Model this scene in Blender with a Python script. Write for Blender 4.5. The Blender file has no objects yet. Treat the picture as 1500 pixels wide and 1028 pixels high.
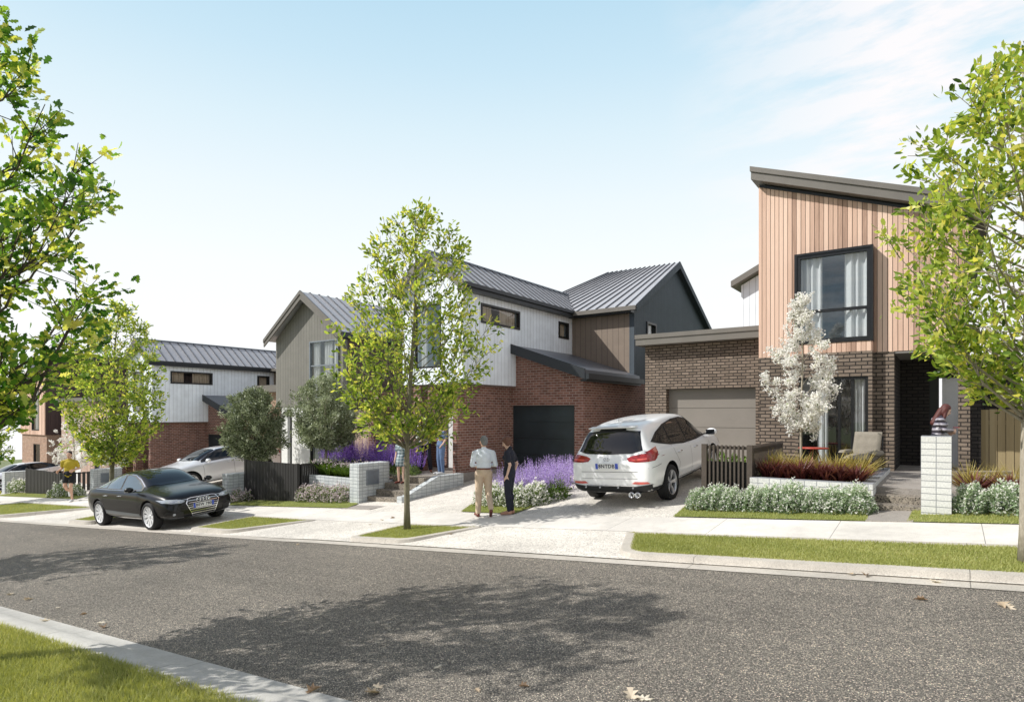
import bpy, bmesh, math, random
import numpy as np
from mathutils import Vector, Matrix, Euler
from mathutils.bvhtree import BVHTree
random.seed(7); rng = np.random.default_rng(7)
SC = bpy.context.scene
COL = SC.collection
PI = math.pi
# heights are measured from the photographer's eye (z = 0)
def R(x):
    if x > 6: return -1.382 + .02*(x-6)
    return -1.85 + .078*x if x > -12 else -2.042 + .062*x
def kerb_y(x):                       # far edge of the asphalt
    if x > -11: return 8.06
    if x > -26: return 8.06 - (-11-x)*.068
    return 7.04 - (-26-x)*.02
def near_y(x):
    return 2.98 + .02*(x+6)
def P(y):
    if y < 7.9: return 0
    if y < 11.8: return .28*(y-7.9)/3.9
    return .28
FK = [(-400,-24),(-80,-6),(-55,-4.45),(-47,-4.1),(-40,-3.9),(-38,-3.45),(-30,-3.33),(-29.2,-2.85),(-24,-2.75),(-23,-2.45),(-18.5,-2.33),(-17,-2.02),(-9.3,-1.93),(-8.2,-1.52),(.5,-1.4),(10,-1.2),(400,0)]
def FL(x):
    return float(np.interp(x, [k[0] for k in FK], [k[1] for k in FK]))
def H(x, y):
    if y <= 11.8: return R(x)+P(y)
    t = min(1, (y-11.8)/5.7)
    return (R(x)+.28)*(1-t) + FL(x)*t

# ------------------------------------------------------------------ mesh builder
def wloc(o):
    v = Vector((0,0,0))
    while o is not None:
        v += o.location; o = o.parent
    return v
class MB:
    def __init__(s): s.v=[]; s.f=[]; s.m=[]
    def add(s, vs, fs, mi=0):
        b=len(s.v); s.v += [tuple(p) for p in vs]
        for f in fs: s.f.append(tuple(b+i for i in f)); s.m.append(mi)
        return s
    def quad(s, a,b,c,d, mi=0): return s.add([a,b,c,d],[(0,1,2,3)],mi)
    def box(s, x0,x1,y0,y1,z0,z1, mi=0):
        return s.hexa([(x0,y0,z0),(x1,y0,z0),(x1,y1,z0),(x0,y1,z0),(x0,y0,z1),(x1,y0,z1),(x1,y1,z1),(x0,y1,z1)],mi)
    def hexa(s, p, mi=0):
        return s.add(p,[(0,3,2,1),(4,5,6,7),(0,1,5,4),(1,2,6,5),(2,3,7,6),(3,0,4,7)],mi)
    def prism(s, poly, d, mi=0):      # closed polygon of 3d points extruded by vector d
        n=len(poly); q=[(p[0]+d[0],p[1]+d[1],p[2]+d[2]) for p in poly]
        return s.add(list(poly)+q,[tuple(range(n))[::-1],tuple(range(n,2*n))]+[(i,(i+1)%n,n+(i+1)%n,n+i) for i in range(n)],mi)
    def tube(s, pts, rad, n=8, mi=0, cap=True):
        pts=[Vector(p) for p in pts]
        if not hasattr(rad,'__len__'): rad=[rad]*len(pts)
        b=len(s.v); prev=None
        for i,p in enumerate(pts):
            t=(pts[min(i+1,len(pts)-1)]-pts[max(i-1,0)])
            if t.length<1e-9: t=Vector((0,0,1))
            t.normalize()
            if prev is None: u=t.orthogonal().normalized()
            else:
                u=(prev-t*prev.dot(t))
                u = u.normalized() if u.length>1e-6 else t.orthogonal().normalized()
            prev=u; w=t.cross(u)
            for k in range(n):
                a=2*PI*k/n; q=p+(u*math.cos(a)+w*math.sin(a))*rad[i]; s.v.append(tuple(q))
        for i in range(len(pts)-1):
            for k in range(n):
                s.f.append((b+i*n+k,b+i*n+(k+1)%n,b+(i+1)*n+(k+1)%n,b+(i+1)*n+k)); s.m.append(mi)
        if cap:
            s.f.append(tuple(b+k for k in range(n))[::-1]); s.m.append(mi)
            e=b+(len(pts)-1)*n; s.f.append(tuple(e+k for k in range(n))); s.m.append(mi)
        return s
    def lathe(s, prof, n=24, M=None, mi=0):   # prof (r,z) around z
        b=len(s.v)
        for r,z in prof:
            for k in range(n):
                a=2*PI*k/n; p=Vector((r*math.cos(a),r*math.sin(a),z))
                if M is not None: p=M@p
                s.v.append(tuple(p))
        for i in range(len(prof)-1):
            for k in range(n):
                s.f.append((b+i*n+k,b+i*n+(k+1)%n,b+(i+1)*n+(k+1)%n,b+(i+1)*n+k)); s.m.append(mi)
        return s
    def build(s, name, mats, parent=None, smooth=False, bevel=0, local=False, col=None):
        me=bpy.data.meshes.new(name)
        off = Vector((0,0,0)) if local else wloc(parent)
        me.from_pydata([(p[0]-off.x,p[1]-off.y,p[2]-off.z) for p in s.v],[],s.f)
        if not isinstance(mats,(list,tuple)): mats=[mats]
        for m in mats: me.materials.append(m)
        if any(s.m): me.polygons.foreach_set('material_index', s.m)
        if smooth: me.polygons.foreach_set('use_smooth',[True]*len(me.polygons))
        me.update()
        o=bpy.data.objects.new(name,me); COL.objects.link(o)
        if parent is not None: o.parent=parent
        if bevel:
            md=o.modifiers.new('Bevel','BEVEL'); md.width=bevel; md.segments=2; md.limit_method='ANGLE'
        return o
def tag(o,label=None,cat=None,group=None,kind=None):
    if label: o['label']=label
    if cat: o['category']=cat
    if group: o['group']=group
    if kind: o['kind']=kind
    return o
def thing(name,label,cat,loc,group=None,rz=0):
    o=bpy.data.objects.new(name,None); COL.objects.link(o); o.location=loc; o.rotation_euler=(0,0,rz)
    o.empty_display_size=.2
    return tag(o,label,cat,group)
def copy_tree(o,parent=None,**kw):
    c=o.copy(); COL.objects.link(c)
    if parent is not None: c.parent=parent
    for ch in list(o.children): copy_tree(ch,c)
    return c
def bake(o):
    dg=bpy.context.evaluated_depsgraph_get(); dg.update()
    me=bpy.data.meshes.new_from_object(o.evaluated_get(dg)); old=o.data
    o.modifiers.clear(); o.data=me; me.name=old.name
    return o

# ------------------------------------------------------------------ materials
def newmat(name):
    m=bpy.data.materials.new(name); m.use_nodes=True; nt=m.node_tree; nt.nodes.clear()
    out=nt.nodes.new('ShaderNodeOutputMaterial'); b=nt.nodes.new('ShaderNodeBsdfPrincipled')
    nt.links.new(b.outputs[0],out.inputs[0]); return m,nt,b
class NT:
    def __init__(s,nt): s.nt=nt
    def n(s,t,**kw):
        nd=s.nt.nodes.new(t)
        for k,v in kw.items(): setattr(nd,k,v)
        return nd
    def l(s,a,b): s.nt.links.new(a,b)
    def coord(s,kind='Object'): return s.n('ShaderNodeTexCoord').outputs[kind]
    def math(s,op,a,b=None,c=None):
        nd=s.n('ShaderNodeMath',operation=op)
        for i,x in enumerate((a,b,c)):
            if x is None: continue
            if isinstance(x,(int,float)): nd.inputs[i].default_value=x
            else: s.l(x,nd.inputs[i])
        return nd.outputs[0]
    def noise(s,vec,scale,detail=4,rough=.6,dim='3D'):
        nd=s.n('ShaderNodeTexNoise'); nd.inputs['Scale'].default_value=scale; nd.inputs['Detail'].default_value=detail; nd.inputs['Roughness'].default_value=rough
        if vec is not None: s.l(vec,nd.inputs['Vector'])
        return nd.outputs[0]
    def ramp(s,fac,stops,interp='LINEAR'):
        nd=s.n('ShaderNodeValToRGB'); cr=nd.color_ramp; cr.interpolation=interp
        while len(cr.elements)>1: cr.elements.remove(cr.elements[0])
        cr.elements[0].position=stops[0][0]; cr.elements[0].color=col4(stops[0][1])
        for p,c in stops[1:]:
            e=cr.elements.new(p); e.color=col4(c)
        s.l(fac,nd.inputs[0]); return nd.outputs[0]
    def mix(s,fac,a,b,mode='MIX'):
        nd=s.n('ShaderNodeMix',data_type='RGBA',blend_type=mode)
        for i,x in ((0,fac),(6,a),(7,b)):
            if isinstance(x,(int,float)): nd.inputs[i].default_value=x
            elif isinstance(x,tuple): nd.inputs[i].default_value=col4(x)
            else: s.l(x,nd.inputs[i])
        return nd.outputs[2]
    def bump(s,h,strength=.3,dist=.01):
        nd=s.n('ShaderNodeBump'); nd.inputs['Strength'].default_value=strength; nd.inputs['Distance'].default_value=dist
        s.l(h,nd.inputs['Height']); return nd.outputs[0]
    def xpy(s,vec):   # (x+y, z) mapping for upright walls
        sp=s.n('ShaderNodeSeparateXYZ'); s.l(vec,sp.inputs[0])
        a=s.math('ADD',sp.outputs[0],sp.outputs[1]); cb=s.n('ShaderNodeCombineXYZ'); s.l(a,cb.inputs[0]); s.l(sp.outputs[2],cb.inputs[1])
        return cb.outputs[0],a,sp.outputs[2]
def col4(c):
    return (c,c,c,1) if isinstance(c,(int,float)) else (c[0],c[1],c[2],1)
def plain(name,c,rough=.5,metal=0,coat=0,var=.12,scale=8,spec=.5,bump=0,bscale=60):
    m,nt,b=newmat(name); N=NT(nt); v=N.coord()
    n=N.noise(v,scale,5)
    lo=tuple(x*(1-var) for x in c); hi=tuple(min(1,x*(1+var)) for x in c)
    N.l(N.ramp(n,[(.3,lo),(.7,hi)]),b.inputs['Base Color'])
    b.inputs['Metallic'].default_value=metal; b.inputs['Specular IOR Level'].default_value=spec
    N.l(N.math('ADD',N.math('MULTIPLY',n,.2),rough-.1),b.inputs['Roughness'])
    b.inputs['Coat Weight'].default_value=coat; b.inputs['Coat Roughness'].default_value=.03
    if bump: N.l(N.bump(N.noise(v,bscale,4),bump,.01),b.inputs['Normal'])
    return m
def brickmat(name,c1,c2,mortar,w=.24,h=.086,ms=.011,off=.5,stain=.25,bump=.8,rough=.85):
    m,nt,b=newmat(name); N=NT(nt); v=N.coord(); uv,a,z=N.xpy(v)
    br=N.n('ShaderNodeTexBrick'); br.offset=off; br.squash=1
    N.l(uv,br.inputs['Vector']); br.inputs['Scale'].default_value=1
    br.inputs['Brick Width'].default_value=w; br.inputs['Row Height'].default_value=h
    br.inputs['Mortar Size'].default_value=ms; br.inputs['Mortar Smooth'].default_value=.25; br.inputs['Bias'].default_value=0
    br.inputs['Color1'].default_value=col4(c1); br.inputs['Color2'].default_value=col4(c2); br.inputs['Mortar'].default_value=col4(mortar)
    n=N.noise(v,3.5,6); n2=N.noise(v,45,5)
    mul=N.ramp(n,[(.25,1-stain),(.75,1+stain*.4)])
    mul2=N.ramp(n2,[(.3,.78),(.75,1.15)])
    N.l(N.mix(1.,N.mix(1.,br.outputs[0],mul,'MULTIPLY'),mul2,'MULTIPLY'),b.inputs['Base Color'])
    b.inputs['Roughness'].default_value=rough
    hh=N.math('ADD',N.math('SUBTRACT',1,br.outputs[1]),N.math('MULTIPLY',n2,.35))
    N.l(N.bump(hh,bump,.012),b.inputs['Normal'])
    return m
def cladmat(name,c,pitch=.2,line=.012,rough=.5,metal=0,dark=.35,var=.08):
    m,nt,b=newmat(name); N=NT(nt); v=N.coord(); uv,a,z=N.xpy(v)
    fr=N.math('FRACT',N.math('DIVIDE',N.math('ADD',a,500),pitch))
    d=N.math('ABSOLUTE',N.math('SUBTRACT',fr,.5))               # 0.5 at seam
    g=N.math('GREATER_THAN',d,.5-line/pitch/2)
    idx=N.math('FLOOR',N.math('DIVIDE',N.math('ADD',a,500),pitch))
    wn=N.n('ShaderNodeTexWhiteNoise',noise_dimensions='1D'); N.l(idx,wn.inputs['W'])
    mul=N.ramp(wn.outputs[0],[(0,1-var),(1,1+var*.5)])
    n=N.noise(v,2.5,5); mul2=N.ramp(n,[(.3,.9),(.7,1.05)])
    base=N.mix(1.,N.mix(1.,c,mul,'MULTIPLY'),mul2,'MULTIPLY')
    N.l(N.mix(g,base,tuple(x*dark for x in c)),b.inputs['Base Color'])
    b.inputs['Roughness'].default_value=rough; b.inputs['Metallic'].default_value=metal
    hh=N.math('SUBTRACT',1,N.math('SMOOTH_MIN',1,N.math('MULTIPLY',N.math('GREATER_THAN',d,.5-line/pitch),1),.1))
    N.l(N.bump(hh,.6,.015),b.inputs['Normal'])
    return m
def woodmat(name,stops,pitch=.1,rough=.6,axis='a'):
    m,nt,b=newmat(name); N=NT(nt); v=N.coord(); uv,a,z=N.xpy(v)
    idx=N.math('FLOOR',N.math('DIVIDE',N.math('ADD',a,500),pitch))
    wn=N.n('ShaderNodeTexWhiteNoise',noise_dimensions='1D'); N.l(idx,wn.inputs['W'])
    mp=N.n('ShaderNodeMapping'); mp.inputs['Scale'].default_value=(14,14,.9); N.l(v,mp.inputs[0])
    addv=N.n('ShaderNodeVectorMath',operation='ADD'); N.l(mp.outputs[0],addv.inputs[0])
    cb=N.n('ShaderNodeCombineXYZ'); N.l(N.math('MULTIPLY',wn.outputs[0],40),cb.inputs[2]); N.l(cb.outputs[0],addv.inputs[1])
    g=N.noise(addv.outputs[0],2.2,6,.65)
    f=N.math('ADD',N.math('MULTIPLY',wn.outputs[0],.62),N.math('MULTIPLY',g,.38))
    N.l(N.ramp(f,stops),b.inputs['Base Color']); b.inputs['Roughness'].default_value=rough
    N.l(N.bump(g,.25,.004),b.inputs['Normal'])
    return m
def leafmat(name,stops,trans=.45,rough=.45,tint=(1.3,1.2,.55)):
    m=bpy.data.materials.new(name); m.use_nodes=True; nt=m.node_tree; nt.nodes.clear(); N=NT(nt)
    out=N.n('ShaderNodeOutputMaterial'); at=N.n('ShaderNodeAttribute'); at.attribute_name='tone'
    c=N.ramp(at.outputs['Fac'],stops)
    p=N.n('ShaderNodeBsdfPrincipled'); N.l(c,p.inputs['Base Color']); p.inputs['Roughness'].default_value=rough; p.inputs['Specular IOR Level'].default_value=.35
    t=N.n('ShaderNodeBsdfTranslucent'); c2=N.mix(1.,c,tint,'MULTIPLY'); N.l(c2,t.inputs[0])
    mx=N.n('ShaderNodeMixShader'); mx.inputs[0].default_value=trans; N.l(p.outputs[0],mx.inputs[1]); N.l(t.outputs[0],mx.inputs[2]); N.l(mx.outputs[0],out.inputs[0])
    return m
def glassmat(name,tint=(.90,.93,.94),refl=1.,dark=False):
    m=bpy.data.materials.new(name); m.use_nodes=True; nt=m.node_tree; nt.nodes.clear(); N=NT(nt)
    out=N.n('ShaderNodeOutputMaterial')
    ge=N.n('ShaderNodeNewGeometry'); dt=N.n('ShaderNodeVectorMath',operation='DOT_PRODUCT'); N.l(ge.outputs['Normal'],dt.inputs[0]); N.l(ge.outputs['Incoming'],dt.inputs[1])
    cs=N.math('ABSOLUTE',dt.outputs['Value']); f=N.math('MINIMUM',N.math('MULTIPLY_ADD',N.math('POWER',N.math('SUBTRACT',1,cs),4),.85,.13*refl),1)
    g=N.n('ShaderNodeBsdfGlossy'); g.inputs['Roughness'].default_value=.01
    nz=N.noise(N.coord(),.8,1); N.l(N.bump(nz,.03,.02),g.inputs['Normal'])
    t=N.n('ShaderNodeBsdfTransparent'); t.inputs[0].default_value=col4(tint)
    mx=N.n('ShaderNodeMixShader'); N.l(f,mx.inputs[0]); N.l(t.outputs[0],mx.inputs[1]); N.l(g.outputs[0],mx.inputs[2]); N.l(mx.outputs[0],out.inputs[0])
    return m
M={}
# ground materials
def asphalt():
    m,nt,b=newmat('asphalt'); N=NT(nt); v=N.coord()
    vo=N.n('ShaderNodeTexVoronoi'); vo.inputs['Scale'].default_value=135; N.l(v,vo.inputs['Vector'])
    wn=N.n('ShaderNodeTexWhiteNoise',noise_dimensions='3D'); N.l(vo.outputs['Position'],wn.inputs['Vector'])
    st=N.ramp(wn.outputs[0],[(0,(.035,.034,.034)),(.45,(.085,.081,.075)),(.75,(.16,.15,.135)),(.9,(.28,.265,.24)),(1,(.5,.48,.44))])
    mpp=N.n('ShaderNodeMapping'); mpp.inputs['Scale'].default_value=(.06,1.1,1); N.l(v,mpp.inputs[0]); big=N.math('MULTIPLY',N.math('ADD',N.noise(v,.35,6),N.noise(mpp.outputs[0],1.,4)),.5); fine=N.noise(v,14,4)
    mu=N.ramp(big,[(.35,.74),(.62,1.12)]); mu2=N.ramp(fine,[(.3,.8),(.7,1.18)])
    c=N.mix(1.,N.mix(1.,st,mu,'MULTIPLY'),mu2,'MULTIPLY')
    c=N.mix(1.,c,(3.65,3.4,3.1),'MULTIPLY')
    N.l(c,b.inputs['Base Color']); b.inputs['Roughness'].default_value=.75; b.inputs['Specular IOR Level'].default_value=.6
    h=N.math('ADD',N.math('MULTIPLY',vo.outputs['Distance'],-60),N.math('MULTIPLY',wn.outputs[0],.8))
    N.l(N.bump(h,.9,.005),b.inputs['Normal']); return m
def concrete(name,c,speck=.12,scale=70,joint=False):
    m,nt,b=newmat(name); N=NT(nt); v=N.coord()
    vo=N.n('ShaderNodeTexVoronoi'); vo.inputs['Scale'].default_value=scale; N.l(v,vo.inputs['Vector'])
    wn=N.n('ShaderNodeTexWhiteNoise',noise_dimensions='3D'); N.l(vo.outputs['Position'],wn.inputs['Vector'])
    s=N.ramp(wn.outputs[0],[(0,1-speck*2.2),(.3,1-speck*.5),(1,1+speck)])
    big=N.ramp(N.noise(v,.6,7,.7),[(.3,.74),(.62,1.06)]); med=N.ramp(N.noise(v,5,6,.7),[(.3,.9),(.7,1.05)])
    c_=N.mix(1.,N.mix(1.,N.mix(1.,c,s,'MULTIPLY'),big,'MULTIPLY'),med,'MULTIPLY')
    if joint:
        sp=N.n('ShaderNodeSeparateXYZ'); N.l(v,sp.inputs[0])
        fr=N.math('FRACT',N.math('DIVIDE',N.math('ADD',sp.outputs[0],500),joint))
        g=N.math('LESS_THAN',fr,.010/joint)
        c_=N.mix(g,c_,tuple(x*.35 for x in c))
    N.l(c_,b.inputs['Base Color']); b.inputs['Roughness'].default_value=.85
    N.l(N.bump(wn.outputs[0],.25,.004),b.inputs['Normal']); return m
def soil(name,a,b_):
    m,nt,b=newmat(name); N=NT(nt); v=N.coord(); n=N.noise(v,6,8,.75)
    N.l(N.ramp(n,[(.35,a),(.65,b_)]),b.inputs['Base Color']); b.inputs['Roughness'].default_value=.95
    N.l(N.bump(N.noise(v,40,4),.6,.03),b.inputs['Normal']); return m
M['asphalt']=asphalt()
M['paving']=concrete('exposed_paving',(.68,.64,.575),.20,55)
M['footpath']=concrete('footpath_concrete',(.70,.665,.61),.05,110,joint=1.8)
M['kerb']=concrete('kerb_concrete',(.52,.48,.42),.10,110,joint=3.05)
M['kerbn']=concrete('kerb_concrete_near',(.50,.485,.45),.06,120,joint=2.4)
M['aggregate']=concrete('step_aggregate',(.27,.235,.19),.45,55)
M['path']=concrete('path_concrete',(.33,.30,.27),.12,90)
M['turf']=soil('turf',(.12,.15,.03),(.22,.25,.06))
M['land']=soil('land',(.10,.13,.05),(.18,.2,.09))
M['mulch']=soil('mulch',(.035,.022,.014),(.09,.06,.04))
M['blade']=leafmat('grass_blade',[(0,(.15,.19,.05)),(.5,(.38,.41,.135)),(.85,(.56,.56,.25)),(1,(.64,.57,.36))],.35,.6)
M['brick_red']=brickmat('red_brick',(.155,.066,.048),(.29,.135,.10),(.38,.30,.26),bump=.7)
M['brick_dark']=brickmat('brown_grey_brick',(.17,.13,.098),(.285,.222,.172),(.035,.028,.023),ms=.013,bump=1.)
M['brick_gold']=brickmat('tan_brick',(.36,.20,.12),(.46,.29,.19),(.42,.34,.28))
M['brick_shade']=brickmat('shaded_brick',(.03,.026,.024),(.05,.042,.037),(.008,.007,.007),ms=.013,bump=.8)  # dark copy of the brown brick, with the entry recess's shade in its colour
M['block']=brickmat('white_block',(.72,.72,.70),(.78,.78,.755),(.28,.29,.31),w=.2,h=.1,ms=.006,off=0,stain=.08,bump=.4,rough=.7)
M['blockg']=brickmat('grey_block',(.52,.55,.56),(.62,.65,.65),(.24,.26,.28),w=.2,h=.1,ms=.007,off=0,stain=.1,bump=.4,rough=.7)
M['white_clad']=cladmat('white_cladding',(.86,.92,.98),.2,.011,.5,dark=.45,var=.05)
M['tan_clad']=cladmat('taupe_cladding',(.23,.18,.14),.24,.014,.65,var=.08)
M['grey_clad']=cladmat('grey_green_cladding',(.215,.205,.18),.17,.012,.5,var=.06)
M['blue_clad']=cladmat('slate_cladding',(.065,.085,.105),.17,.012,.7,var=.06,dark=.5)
M['dark_clad']=woodmat('dark_timber',[(.2,(.035,.02,.018)),(.8,(.085,.05,.045))],.12)
M['timber']=woodmat('pink_cedar',[(.1,(.28,.165,.115)),(.35,(.52,.34,.25)),(.6,(.70,.48,.365)),(.95,(.84,.63,.50))],.1)
M['timber_b']=woodmat('pale_cedar_boards',[(.1,(.36,.24,.185)),(.9,(.56,.42,.34))],.16)
M['fence_wood']=woodmat('fence_paling',[(.1,(.26,.20,.10)),(.9,(.46,.38,.23))],.15,.8)
M['roof']=plain('roof_steel',(.17,.185,.215),.38,.55,var=.05,scale=2)
M['roof_rib']=plain('roof_rib',(.10,.105,.12),.4,.4,var=.05,scale=2)
M['roof_l']=plain('roof_steel_light',(.50,.50,.52),.4,.3,var=.05,scale=2)
M['fascia']=plain('fascia_grey',(.185,.17,.15),.45,.2,var=.05,scale=2)
M['fascia_d']=plain('fascia_dark',(.028,.032,.038),.4,.2,var=.06,scale=2)
M['soffit']=plain('soffit',(.22,.205,.19),.7,var=.05)
M['frame']=plain('window_frame',(.016,.017,.019),.35,.2)
M['door_d']=plain('garage_door_dark',(.022,.032,.038),.33,0,var=.25,scale=1.4)
M['door_t']=plain('garage_door_taupe',(.225,.205,.18),.5,0,var=.06,scale=1.2,bump=.03,bscale=8)
M['white']=plain('white_paint',(.78,.78,.76),.5,var=.04)
M['offwhite']=plain('pale_door',(.82,.82,.82),.5,var=.04)
M['curtain']=leafmat('curtain_cloth',[(0,(.84,.84,.83)),(1,(.88,.88,.86))],.25,.8,(1,1,1))
M['curtain_t']=plain('tan_blind',(.50,.40,.30),.8,var=.05)
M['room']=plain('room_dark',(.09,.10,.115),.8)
M['room_refl']=plain('room_sky_reflection',(.48,.58,.64),.8)  # blue-grey lining: sky reflection in the panes put into the room colour
M['glass']=glassmat('window_glass')
M['glass_d']=glassmat('window_glass_dark',(.35,.38,.4))
M['pipe']=plain('down_pipe',(.55,.50,.45),.5)
M['gap_shade_k']=plain('gap_shade_black',(.008,.008,.008),.6)
M['fence_d']=plain('fence_dark',(.038,.036,.035),.5,var=.15,scale=20)
M['fence_t']=plain('fence_bronze',(.085,.068,.056),.45,.1,var=.12,scale=20)
M['mail']=plain('mail_plate',(.17,.20,.235),.4,.3)
M['mailf']=plain('mail_plate_edge',(.26,.29,.32),.4,.3)
# ================================================================== ground
def strip_sheet(name, ylo, yhi, zf, xs, ys_n, mat, kind='structure', closed=0):
    b=MB(); nx=len(xs); rows=[]
    for x in xs:
        y0,y1=ylo(x),yhi(x)
        rows.append([(x,y0+(y1-y0)*j/ys_n) for j in range(ys_n+1)])
    vs=[(x,y,zf(x,y)) for r in rows for x,y in r]
    m=ys_n+1
    fs=[(i*m+j,(i+1)*m+j,(i+1)*m+j+1,i*m+j+1) for i in range(nx-1) for j in range(ys_n)]
    b.add(vs,fs); o=b.build(name,mat,smooth=True); tag(o,kind=kind); return o
XS=[-400,-250,-150,-100,-80,-60]+[-50+.5*i for i in range(0,113)]+[8,12,20,40,80,150,400]
YS=[-300,-100,-30,-10,0,2,2.6,7.8,9,11,11.8]+[12+.5*i for i in range(0,13)]+[20,30,60,120,400]
b=MB(); n=len(YS)
b.add([(x,y,H(x,max(-5,min(y,30)))-.06-(.03 if 2.2<y<8 else 0)) for x in XS for y in YS],[(i*n+j,(i+1)*n+j,(i+1)*n+j+1,i*n+j+1) for i in range(len(XS)-1) for j in range(n-1)])
tag(b.build('ground',M['land'],smooth=True),kind='structure')
xr=[x for x in XS if -150<=x<=80]
strip_sheet('road',near_y,kerb_y,lambda x,y:R(x),xr,4,M['asphalt'])
strip_sheet('paving',lambda x:kerb_y(x)+.24,lambda x:19.5,lambda x,y:H(x,y),xr,40,M['paving'])
strip_sheet('gutter',kerb_y,lambda x:kerb_y(x)+.26,lambda x,y:R(x)+.006+.03*(y-kerb_y(x)),xr,1,M['kerb'])
strip_sheet('footpath',lambda x:9.96,lambda x:11.14,lambda x,y:H(x,y)+.005,[x for x in xr if x>=-60],4,M['footpath'])
# near kerb: gutter + low kerb
KP=[(0,.004),(-.16,.012),(-.22,.05),(-.30,.075),(-.50,.085),(-.53,.06)]
b=MB(); xn=[x for x in XS if -60<=x<=20]
vs=[(x,near_y(x)+d,R(x)+h) for x in xn for d,h in KP]; k=len(KP)
b.add(vs,[(i*k+j+1,(i+1)*k+j+1,(i+1)*k+j,i*k+j) for i in range(len(xn)-1) for j in range(k-1)])
tag(b.build('near_kerb',M['kerbn'],smooth=True),kind='structure')
strip_sheet('near_verge',lambda x:-6,lambda x:near_y(x)-.52,lambda x,y:R(x)+.065,xn,6,M['turf'])

# kerbed grass islands of the far verge
def inside(poly,x,y):
    c=False; n=len(poly)
    for i in range(n):
        x1,y1=poly[i]; x2,y2=poly[(i+1)%n]
        if (y1>y)!=(y2>y) and x<(x2-x1)*(y-y1)/(y2-y1)+x1: c=not c
    return c
def round_poly(poly,rads):
    out=[]; n=len(poly)
    for i in range(n):
        p=Vector(poly[i]); a=Vector(poly[i-1]); c=Vector(poly[(i+1)%n]); r=rads[i]
        if r<=0: out.append(tuple(p)); continue
        d1=(a-p).normalized()*r; d2=(c-p).normalized()*r
        for k in range(7):
            t=k/6; q=(p+d1)*(1-t)**2+p*2*t*(1-t)+(p+d2)*t*t; out.append(tuple(q))
    return out
def subdiv(poly,step=.5):
    out=[]
    for i in range(len(poly)):
        a=Vector(poly[i]); c=Vector(poly[(i+1)%len(poly)]); m=max(1,int((c-a).length/step))
        for k in range(m): out.append(tuple(a+(c-a)*k/m))
    return out
def isl_z(x,y):
    kk=kerb_y(x)+.35
    t=max(0,min(1,(y-kk)/1.55)); return R(x)+.10+.06*t
def inset(poly,d):
    n=len(poly); out=[]
    for i in range(n):
        p=Vector(poly[i]); a=Vector(poly[i-1]); c=Vector(poly[(i+1)%n])
        t=(c-a).normalized(); nn=Vector((-t.y,t.x)); out.append(tuple(p+nn*d))
    return out
ISL=[]
def island(poly,rads,w=.21):
    p=subdiv(round_poly(poly,rads)); n=len(p)      # counter-clockwise
    q=inset(p,w); q0=inset(p,.045)
    b=MB(); vs=[]
    for (x,y) in p: vs.append((x,y,H(x,y)-.04 if y>kerb_y(x)+.25 else R(x)-.01))
    for (x,y) in q0: vs.append((x,y,max(isl_z(x,y),H(x,y)+.012)))
    for (x,y) in q: vs.append((x,y,max(isl_z(x,y),H(x,y)+.012)+.003))
    for (x,y) in q: vs.append((x,y,isl_z(x,y)-.05))
    fs=[(r*n+i,r*n+(i+1)%n,(r+1)*n+(i+1)%n,(r+1)*n+i) for r in range(3) for i in range(n)]
    b.add(vs,fs); tag(b.build('kerb',M['kerb']),kind='structure')
    bm=bmesh.new(); f=bm.faces.new([bm.verts.new((x,y,0)) for x,y in inset(p,w-.01)])
    xs=[a for a,_ in p]; ys=[a for _,a in p]
    for axis,lo,hi in ((0,min(xs),max(xs)),(1,min(ys),max(ys))):
        c=math.floor(lo)+.5
        while c<hi:
            no=(1,0,0) if axis==0 else (0,1,0); co=(c,0,0) if axis==0 else (0,c,0)
            bmesh.ops.bisect_plane(bm,geom=bm.verts[:]+bm.edges[:]+bm.faces[:],plane_co=co,plane_no=no); c+=.5
    for v in bm.verts: v.co.z=max(isl_z(v.co.x,v.co.y),H(v.co.x,v.co.y))-.004
    me=bpy.data.meshes.new('grass_verge'); bm.to_mesh(me); bm.free(); me.materials.append(M['turf'])
    o=bpy.data.objects.new('grass_verge',me); COL.objects.link(o); tag(o,kind='structure')
    ISL.append(inset(p,w-.03))
island([(-4.0,8.31),(9,8.31),(9,9.97),(-4.62,9.97)],[.45,0,0,.15])
island([(-10.15,8.30),(-8.45,8.33),(-7.65,9.97),(-9.98,9.97)],[.35,.35,.25,.2])
island([(-15.95,8.02),(-14.2,8.12),(-13.0,9.97),(-15.95,9.97)],[.3,.35,.3,.2])
island([(-22.6,7.62),(-21.2,7.7),(-20.4,9.9),(-23.1,9.9)],[.3,.3,.3,.2])
island([(-34,7.2),(-28.2,7.28),(-25.7,9.8),(-27,9.95),(-34,9.95)],[0,.5,.3,.2,0])
island([(-52,7.0),(-38.2,7.1),(-36.4,9.8),(-52,9.9)],[0,.5,.3,0])

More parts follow.
